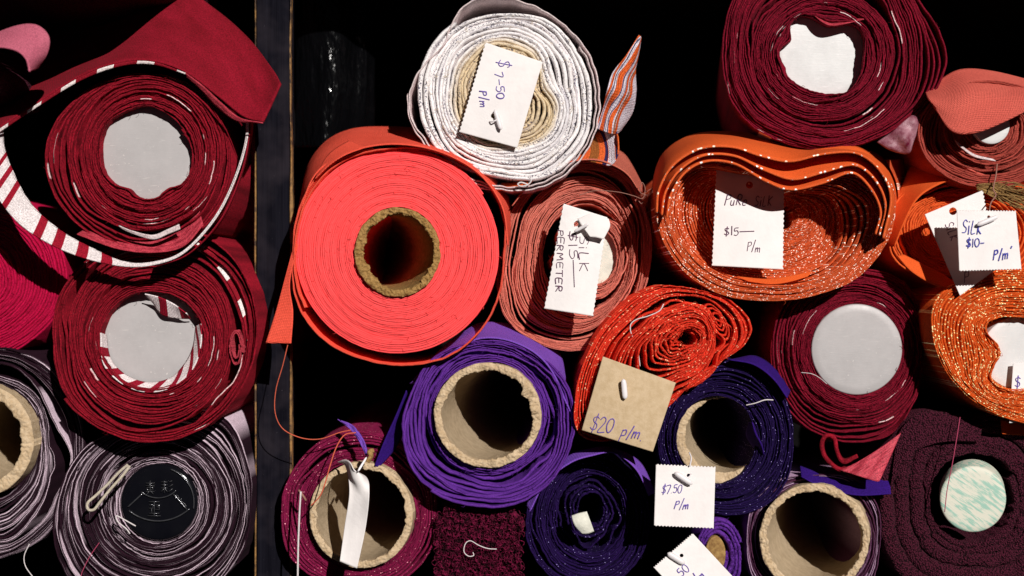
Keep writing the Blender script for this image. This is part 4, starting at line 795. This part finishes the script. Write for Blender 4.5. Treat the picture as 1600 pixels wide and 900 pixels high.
# ================================================================ TAGS
GL = {
 '$': [[(.55, .78), (.4, .9), (.15, .8), (.2, .58), (.45, .45), (.5, .22), (.3, .08), (.05, .2)], [(.38, 1.1), (.25, -.12)]],
 '0': [[(.3, .95), (.1, .8), (.03, .45), (.15, .08), (.35, .05), (.52, .4), (.48, .8), (.3, .95)]],
 '1': [[(.2, 1), (.2, 0)]],
 '2': [[(.05, .75), (.2, .95), (.42, .85), (.4, .6), (.05, .02), (.55, .06)]],
 '5': [[(.5, .97), (.15, .92), (.12, .58), (.38, .6), (.5, .32), (.3, .04), (.02, .12)]],
 '7': [[(.05, .92), (.5, .95), (.2, 0)]],
 '-': [[(.05, .45), (.5, .48)]], '_': [[(0, .45), (1.6, .5)]], '.': [[(.1, .04), (.15, .0)]], "'": [[(.1, 1.0), (.2, 1.2)]],
 'P': [[(.1, 0), (.15, .95)], [(.12, .9), (.45, .95), (.5, .65), (.15, .5)]],
 'p': [[(.1, -.35), (.15, .6)], [(.12, .5), (.4, .62), (.45, .25), (.12, .12)]],
 'l': [[(.12, 1.05), (.1, 0)]], '/': [[(.3, 1.15), (.05, -.1)]],
 'm': [[(.05, 0), (.08, .55), (.09, .35), (.28, .55), (.3, .05), (.33, .4), (.52, .55), (.55, .05)]],
 'n': [[(.05, 0), (.08, .55), (.09, .35), (.3, .55), (.35, .05)]],
 'S': [[(.5, .85), (.3, 1), (.08, .8), (.2, .55), (.45, .4), (.4, .1), (.05, .08)]],
 'i': [[(.1, .6), (.1, 0)], [(.1, .85), (.12, .9)]], 'I': [[(.1, .9), (.1, 0)]],
 't': [[(.2, 1), (.18, .05), (.35, .05)], [(.02, .62), (.4, .65)]],
 'a': [[(.4, .5), (.15, .5), (.05, .2), (.2, .02), (.4, .4), (.42, .02)]],
 'r': [[(.05, .0), (.08, .5)], [(.08, .35), (.3, .52)]], 'R': [[(.05, 0), (.1, .95), (.42, .88), (.38, .55), (.1, .5), (.48, 0)]],
 'K': [[(.08, 1), (.08, 0)], [(.5, .9), (.1, .45), (.5, 0)]], 'k': [[(.08, 1), (.08, 0)], [(.4, .6), (.1, .3), (.42, 0)]],
 'L': [[(.1, 1), (.08, .02), (.45, .05)]],
 'E': [[(.5, .95), (.08, .92), (.06, .03), (.5, .05)], [(.08, .5), (.42, .52)]], 'e': [[(.08, .3), (.4, .36), (.3, .58), (.08, .4), (.12, .06), (.4, .1)]],
 'T': [[(0, .95), (.55, .97)], [(.28, .95), (.26, 0)]], 'M': [[(.03, 0), (.1, .9), (.3, .4), (.5, .92), (.55, 0)]],
 'u': [[(.05, .55), (.08, .1), (.28, .05), (.38, .3), (.38, .55), (.4, .02)]], 'U': [[(.05, .9), (.08, .15), (.3, .02), (.48, .2), (.5, .9)]],
 ' ': [],
}
def write(parent, text, org, direc, h, dep, mat, wfac=.62, slant=0, r=.75, seed=1, sp=None, widths=None):
    """handwriting in real strokes on the tag: org = first baseline pixel, direc = reading direction (pixels)"""
    rs = random.Random(seed); L = math.hypot(*direc); dx, dy = direc[0]/L, direc[1]/L; ux, uy = dy, -dx; x = 0; ps = []
    for ch in text:
        wv = {'m': .75, 'M': .75, '.': .3, "'": .25, 'l': .35, '1': .4, 'I': .35, 'i': .35, '_': 1.7, ' ': .5, '/': .4}.get(ch, .62)*h*wfac/.62
        jy = rs.uniform(-.05, .05)*h; js = rs.uniform(.92, 1.08)
        for st in GL[ch]:
            P = []
            for (a, b) in st:
                X = x+a*h*wfac/.62*js+b*slant*h; Y = b*h*js+jy
                u = org[0]+X*dx+Y*ux+rs.uniform(-.3, .3); v = org[1]+X*dy+Y*uy+rs.uniform(-.3, .3)
                P.append((u, v, dep(u, v)-.75))
            ps.append(tubeline(P, r*rs.uniform(.75, 1.15), max(8, len(P)*6), 5))
        x += wv*(sp or 1)
    V, F = join(ps); return mesh_obj('handwriting', V, F, M[mat], parent)
def paper_tag(label, C, dep, mat='paper', pink='tb', hole=None, hr=4, na=84, nb=84, amp=1.4):
    """C: TL, TR, BR, BL pixel corners; pink: sides cut with pinking shears (t b l r)"""
    C = np.array(C, float); ctr = C.mean(axis=0); t = empty('price_tag', W(ctr[0], ctr[1], dep(*ctr))); tag(t, label, 'price tag', 'price tags pinned to the rolls')
    A, B = np.meshgrid(np.linspace(0, 1, na), np.linspace(0, 1, nb))
    G = (C[0]*(1-A)[..., None]+C[1]*A[..., None])*(1-B)[..., None]+(C[3]*(1-A)[..., None]+C[2]*A[..., None])*B[..., None]
    vv = (C[3]-C[0]); vv = vv/np.linalg.norm(vv); uu = (C[1]-C[0]); uu = uu/np.linalg.norm(uu)
    za = np.where((np.arange(na)//2) % 2 == 0, amp, 0); zb = np.where((np.arange(nb)//2) % 2 == 0, amp, 0)
    if 't' in pink: G[0] += za[:, None]*vv
    if 'b' in pink: G[-1] -= za[:, None]*vv
    if 'l' in pink: G[:, 0] += zb[:, None]*uu
    if 'r' in pink: G[:, -1] -= zb[:, None]*uu
    dead = set()
    if hole:
        q = np.hypot(G[..., 0]-hole[0], G[..., 1]-hole[1])
        ins = q < hr
        for j in range(nb-1):
            for i in range(na-1):
                if ins[j:j+2, i:i+2].sum() >= 2: dead.add((j, i))
        m = (q < hr*1.35) & (q > .1)
        G[m] = np.array(hole)+(G[m]-np.array(hole))/q[m][:, None]*hr
    X = np.array([[W(p[0], p[1], dep(p[0], p[1])) for p in row] for row in G])
    Y = X+np.array([0, 1.0*S, 0]); V = np.vstack([X.reshape(-1, 3), Y.reshape(-1, 3)]); n0 = na*nb; F = []
    for j in range(nb-1):
        for i in range(na-1):
            if (j, i) in dead: continue
            a = j*na+i; F.append([a, a+na, a+na+1, a+1]); F.append([n0+a, n0+a+1, n0+a+na+1, n0+a+na])
    for i in range(na-1):
        F.append([i, i+1, n0+i+1, n0+i]); a = (nb-1)*na+i; F.append([a+1, a, n0+a, n0+a+1])
    for j in range(nb-1):
        a = j*na; F.append([a+na, a, n0+a, n0+a+na]); a += na-1; F.append([a, a+na, n0+a+na, n0+a])
    mesh_obj('card', V, F, M[mat], t)
    return t
def pin(t, p, q, r, stem=None):
    V, F = capsule(p, q, r); o = mesh_obj('tag_pin', V, F, M['pin'], t)
    if stem:
        V, F = tubeline(stem, 1.1, 16); mesh_obj('pin_stem', V, F, M['pin'], o)

f = lambda u, v: -37+.04*(u-780)+.0012*(v-150)**2*.5
t = paper_tag('white tag upside down on the cream speckled roll, $7-50 written down its length', [(758, 66), (848, 97), (808, 231), (717, 206)], f, pink='l', hole=(771, 181), hr=4)
write(t, '$', (777, 92), (-.1, 1), 20, f, 'ink', r=.8, seed=2); write(t, '7-50', (773, 112), (.06, 1), 13, f, 'ink', r=.8, seed=3, wfac=.85)
write(t, 'P/m', (749, 141), (-.02, 1), 13, f, 'ink', r=.8, seed=4, wfac=.75)
pin(t, (773, 171, -43), (783, 203, -43), 3.6, [(765, 190, -38), (770, 190, -44), (777, 187, -44)])

f = lambda u, v: -28+.0022*(u-892)**2-.05*(v-400)
t = paper_tag('creased white tag on the salmon roll reading SILK $15 per meter down its length', [(880, 318), (950, 340), (927, 494), (850, 482)], f, pink='lr', hole=(900, 350), hr=3.5, amp=1.0)
C1 = paper_fold = [[(902, 342, -32), (925, 334, -34), (951, 342, -33)], [(910, 354, -36), (930, 352, -37), (953, 354, -34)], [(922, 370, -38), (932, 371, -38), (943, 374, -36)]]
V, F, UV = patch(C1, nu=20, nv=16, th=1); mesh_obj('folded_corner', V, F, M['paper'], t)
write(t, 'SiLK', (905, 368), (.0, 1), 14, f, 'ink_dark', r=.75, seed=5, wfac=1.15); write(t, '$15_', (888, 360), (.04, 1), 13, f, 'ink_dark', r=.75, seed=6, wfac=1.35)
write(t, 'PERMETER', (871, 358), (-.03, 1), 10.5, f, 'ink_dark', r=.75, seed=7, wfac=1.16)
pin(t, (897, 362, -38), (920, 350, -44), 2.4)

f = lambda u, v: 0-.12*(v-340)+.0012*(u-1168)**2
t = paper_tag('white tag reading Pure Silk $15 hanging inside the orange glitter roll', [(1119, 262), (1226, 266), (1224, 421), (1112, 415)], f, pink='lr', hole=(1171, 289), hr=5.5, amp=1.2)
write(t, 'PuRe', (1131, 320), (1, .03), 16, f, 'ink_dark', r=.7, seed=8, wfac=.58, slant=.2); write(t, 'SiLK', (1178, 322), (1, -.03), 16, f, 'ink_dark', r=.7, seed=9, wfac=.5, slant=.2)
write(t, '$15_', (1131, 368), (1, .0), 13, f, 'ink_dark', r=.7, seed=10, wfac=.72); write(t, 'P/m', (1166, 392), (1, .12), 15, f, 'ink_dark', r=.7, seed=11, wfac=.55)

f = lambda u, v: -46+.0012*(u-985)**2-.06*(v-630)+.0018*(v-640)**2*.6
t = paper_tag('brown kraft tag reading $20 p/m. over the red glitter roll', [(942, 557), (1056, 598), (1020, 706), (909, 672)], f, mat='kraft', pink='', hole=None)
write(t, '$20', (920, 672), (1, .17), 25, f, 'ink', r=.95, seed=12, wfac=.50, slant=.12); write(t, 'p/m.', (967, 682), (1, .19), 20, f, 'ink', r=.9, seed=13, wfac=.56, slant=.2)
pin(t, (974, 592, -52), (977, 624, -52), 4.4)

f = lambda u, v: -34+.03*(u-1070)-.02*(v-775)
t = paper_tag('small square white tag reading $7.50 p/m in front of the indigo roll', [(1025, 725), (1118, 729), (1115, 826), (1022, 822)], f, pink='tb', hole=(1076, 743), hr=3, na=72)
write(t, '$7.50', (1033, 771), (1, .0), 14, f, 'ink', r=.7, seed=14, wfac=.52, slant=.15); write(t, 'P/m', (1052, 796), (1, .0), 14, f, 'ink', r=.8, seed=15, wfac=.62, slant=.25)
pin(t, (1054, 738, -42), (1082, 757, -42), 4.2, [(1080, 740, -34), (1077, 745, -40), (1070, 748, -42)])
V, F = tubeline([(1077, 707, -16), (1080, 716, -26), (1078, 728, -38)], 1.2, 20); mesh_obj('pin_loop', V, F, M['pin'], t)

f = lambda u, v: -30+.05*(u-1085)-.05*(v-880)
t = paper_tag('tilted white tag cut off by the bottom of the view, 50 scrawled on it', [(1082, 833), (1146, 902), (1090, 960), (1021, 886)], f, pink='l', hole=(1065, 868), hr=3)
t2 = write(t, '.50', (1062, 905), (.75, -.66), 15, f, 'ink', r=.9, seed=16, wfac=.62); write(t, 'P/m', (1084, 918), (.78, -.62), 15, f, 'ink', r=.9, seed=17, wfac=.6)
pin(t, (1043, 864, -36), (1070, 881, -36), 4.6)

f = lambda u, v: -34+.02*(u-1500)-.08*(v-380)
t = paper_tag('partly shaded pointed white tag tucked behind the Silk $10 tag', [(1445, 335), (1536, 297), (1558, 420), (1500, 462)], f, pink='r', hole=(1489, 330), hr=6)
write(t, 'SiLK', (1476, 350), (.35, 1), 14, f, 'ink_dark', r=.7, seed=18, wfac=.6); write(t, 'p', (1505, 436), (1, 0), 18, f, 'ink_dark', r=.7, seed=19)
f2 = lambda u, v: -86+.03*(u-1545)-.05*(v-375)
t = paper_tag('clean white tag reading Silk $10- p/m at the right border', [(1495, 328), (1587, 329), (1596, 421), (1499, 424)], f2, pink='tb', hole=(1545, 339), hr=2.5)
write(t, 'SiLK', (1502, 366), (1, -.02), 21, f2, 'ink_blue', r=.95, seed=20, wfac=.44, slant=.15); write(t, '$10-', (1509, 386), (1, .02), 14, f2, 'ink_blue', r=.95, seed=21, wfac=.6); write(t, "P/m'", (1551, 407), (1, -.05), 17, f2, 'ink_blue', r=.95, seed=22, wfac=.52, slant=.15)
pin(t, (1526, 352, -92), (1560, 338, -92), 3.6)

f = lambda u, v: -20+.02*(u-1600)-.05*(v-610)
t = paper_tag('white tag cut off by the right border, showing a $ sign on the amber roll', [(1583, 568), (1680, 560), (1670, 650), (1577, 661)], f, pink='', hole=None)
write(t, '$', (1585, 606), (1, .0), 16, f, 'ink', r=.8, seed=23); write(t, '7', (1602, 606), (1, .0), 16, f, 'ink', r=.8, seed=24)

t = empty('price_tag', W(556, 800, -20)); tag(t, 'blank narrow curled white tag seen from its side, hanging over the burgundy roll tube', 'price tag', 'price tags pinned to the rolls')
V, F, UV = patch([[(527, 722, 0), (538, 718, -20), (547, 722, -40), (553, 735, -50), (560, 738, -30)],
                  [(540, 728, -10), (546, 740, -30), (552, 745, -44), (564, 745, -46), (574, 748, -30)],
                  [(546, 768, -34), (552, 770, -36), (560, 772, -40), (568, 772, -44), (577, 772, -48)],
                  [(539, 820, -32), (546, 821, -34), (554, 822, -37), (563, 824, -40), (571, 826, -43)],
                  [(531, 877, -38), (538, 880, -38), (545, 883, -39), (552, 886, -40), (558, 888, -41)]], nu=36, nv=60, th=1.2)
mesh_obj('card', V, F, M['paper'], t)
pin(t, (559, 737, -56), (573, 714, -46), 1.8)
V, F = tubeline([(574, 722, -36), (580, 712, -34), (577, 706, -32), (584, 704, -30)], 4, 24); mesh_obj('raffia_knot', V, F, M['raffia'], t)

# ================================================================ THREADS
thread('straight white plastic thread hanging down at the lower left of the burgundy roll', [(470, 768, -20), (468, 800, -20), (466, 850, -20), (465, 910, -20)], 'thread_white', 1.5)
thread('small dark plastic toggle at the top of the hanging white thread', [(467, 766, -10), (473, 774, -14), (478, 782, -10)], 'thread_brown', 1.8, 12)
thread('wispy pinkish threads knotted beside the salmon roll', [(905, 305, -10), (930, 298, -16), (965, 300, -18), (990, 306, -14), (1004, 310, -12), (1008, 295, -12), (1003, 285, -12), (1000, 300, -12), (1010, 306, -12), (1003, 318, -12), (998, 314, -12)], 'thread_brown', .6, 100)
thread('long white thread wandering over the top of the red glitter roll', [(1037, 475, -16), (1030, 486, -18), (1012, 494, -18), (995, 499, -18), (986, 506, -18), (985, 516, -18), (988, 526, -16)], 'thread_white', .9)
thread('short white thread dropping to the top edge of the kraft tag', [(996, 546, -18), (998, 556, -20), (1000, 572, -18)], 'thread_white', .8)
thread('white thread laid across the rim of the indigo roll', [(1166, 633, -8), (1180, 630, -12), (1195, 625, -12), (1208, 625, -8)], 'thread_white', .9)
thread('white loop of thread under the cream speckled roll', [(826, 276, -36), (830, 282, -36), (824, 289, -36), (814, 291, -36), (809, 288, -36), (814, 285, -36), (824, 288, -34)], 'thread_white', 1.2)
thread('fine pale thread arc on the left edge of the big smooth grey core', [(1252, 582, -4), (1268, 584, -6), (1280, 590, -6), (1292, 600, 0)], 'thread_white', .5)
thread('brown thread holding the tucked tag under the rust red roll', [(1558, 256, -20), (1556, 275, -30), (1552, 295, -40), (1556, 305, -44), (1548, 318, -50), (1545, 338, -84)], 'thread_brown', 1.0)
rs = random.Random(9); ps = []
for i in range(70):
    q = rs.uniform(-1, 1); x0 = 1525+rs.uniform(0, 25); ps.append(tubeline([(x0, 292+q*5, -18), (x0+22, 298+q*9+rs.uniform(-5, 5), -26), (x0+48, 306+q*16+rs.uniform(-8, 8), -30+rs.uniform(-8, 8)), (x0+88+rs.uniform(0, 20), 318+q*24+rs.uniform(-14, 20), -24)], rs.uniform(.6, 1.5), 14, 4, taper=True))
V, F = join(ps); tag(mesh_obj('raffia_bundle', V, F, M['raffia']), 'frayed golden raffia bundle beside the Silk $10 tag at the right border', 'raffia')
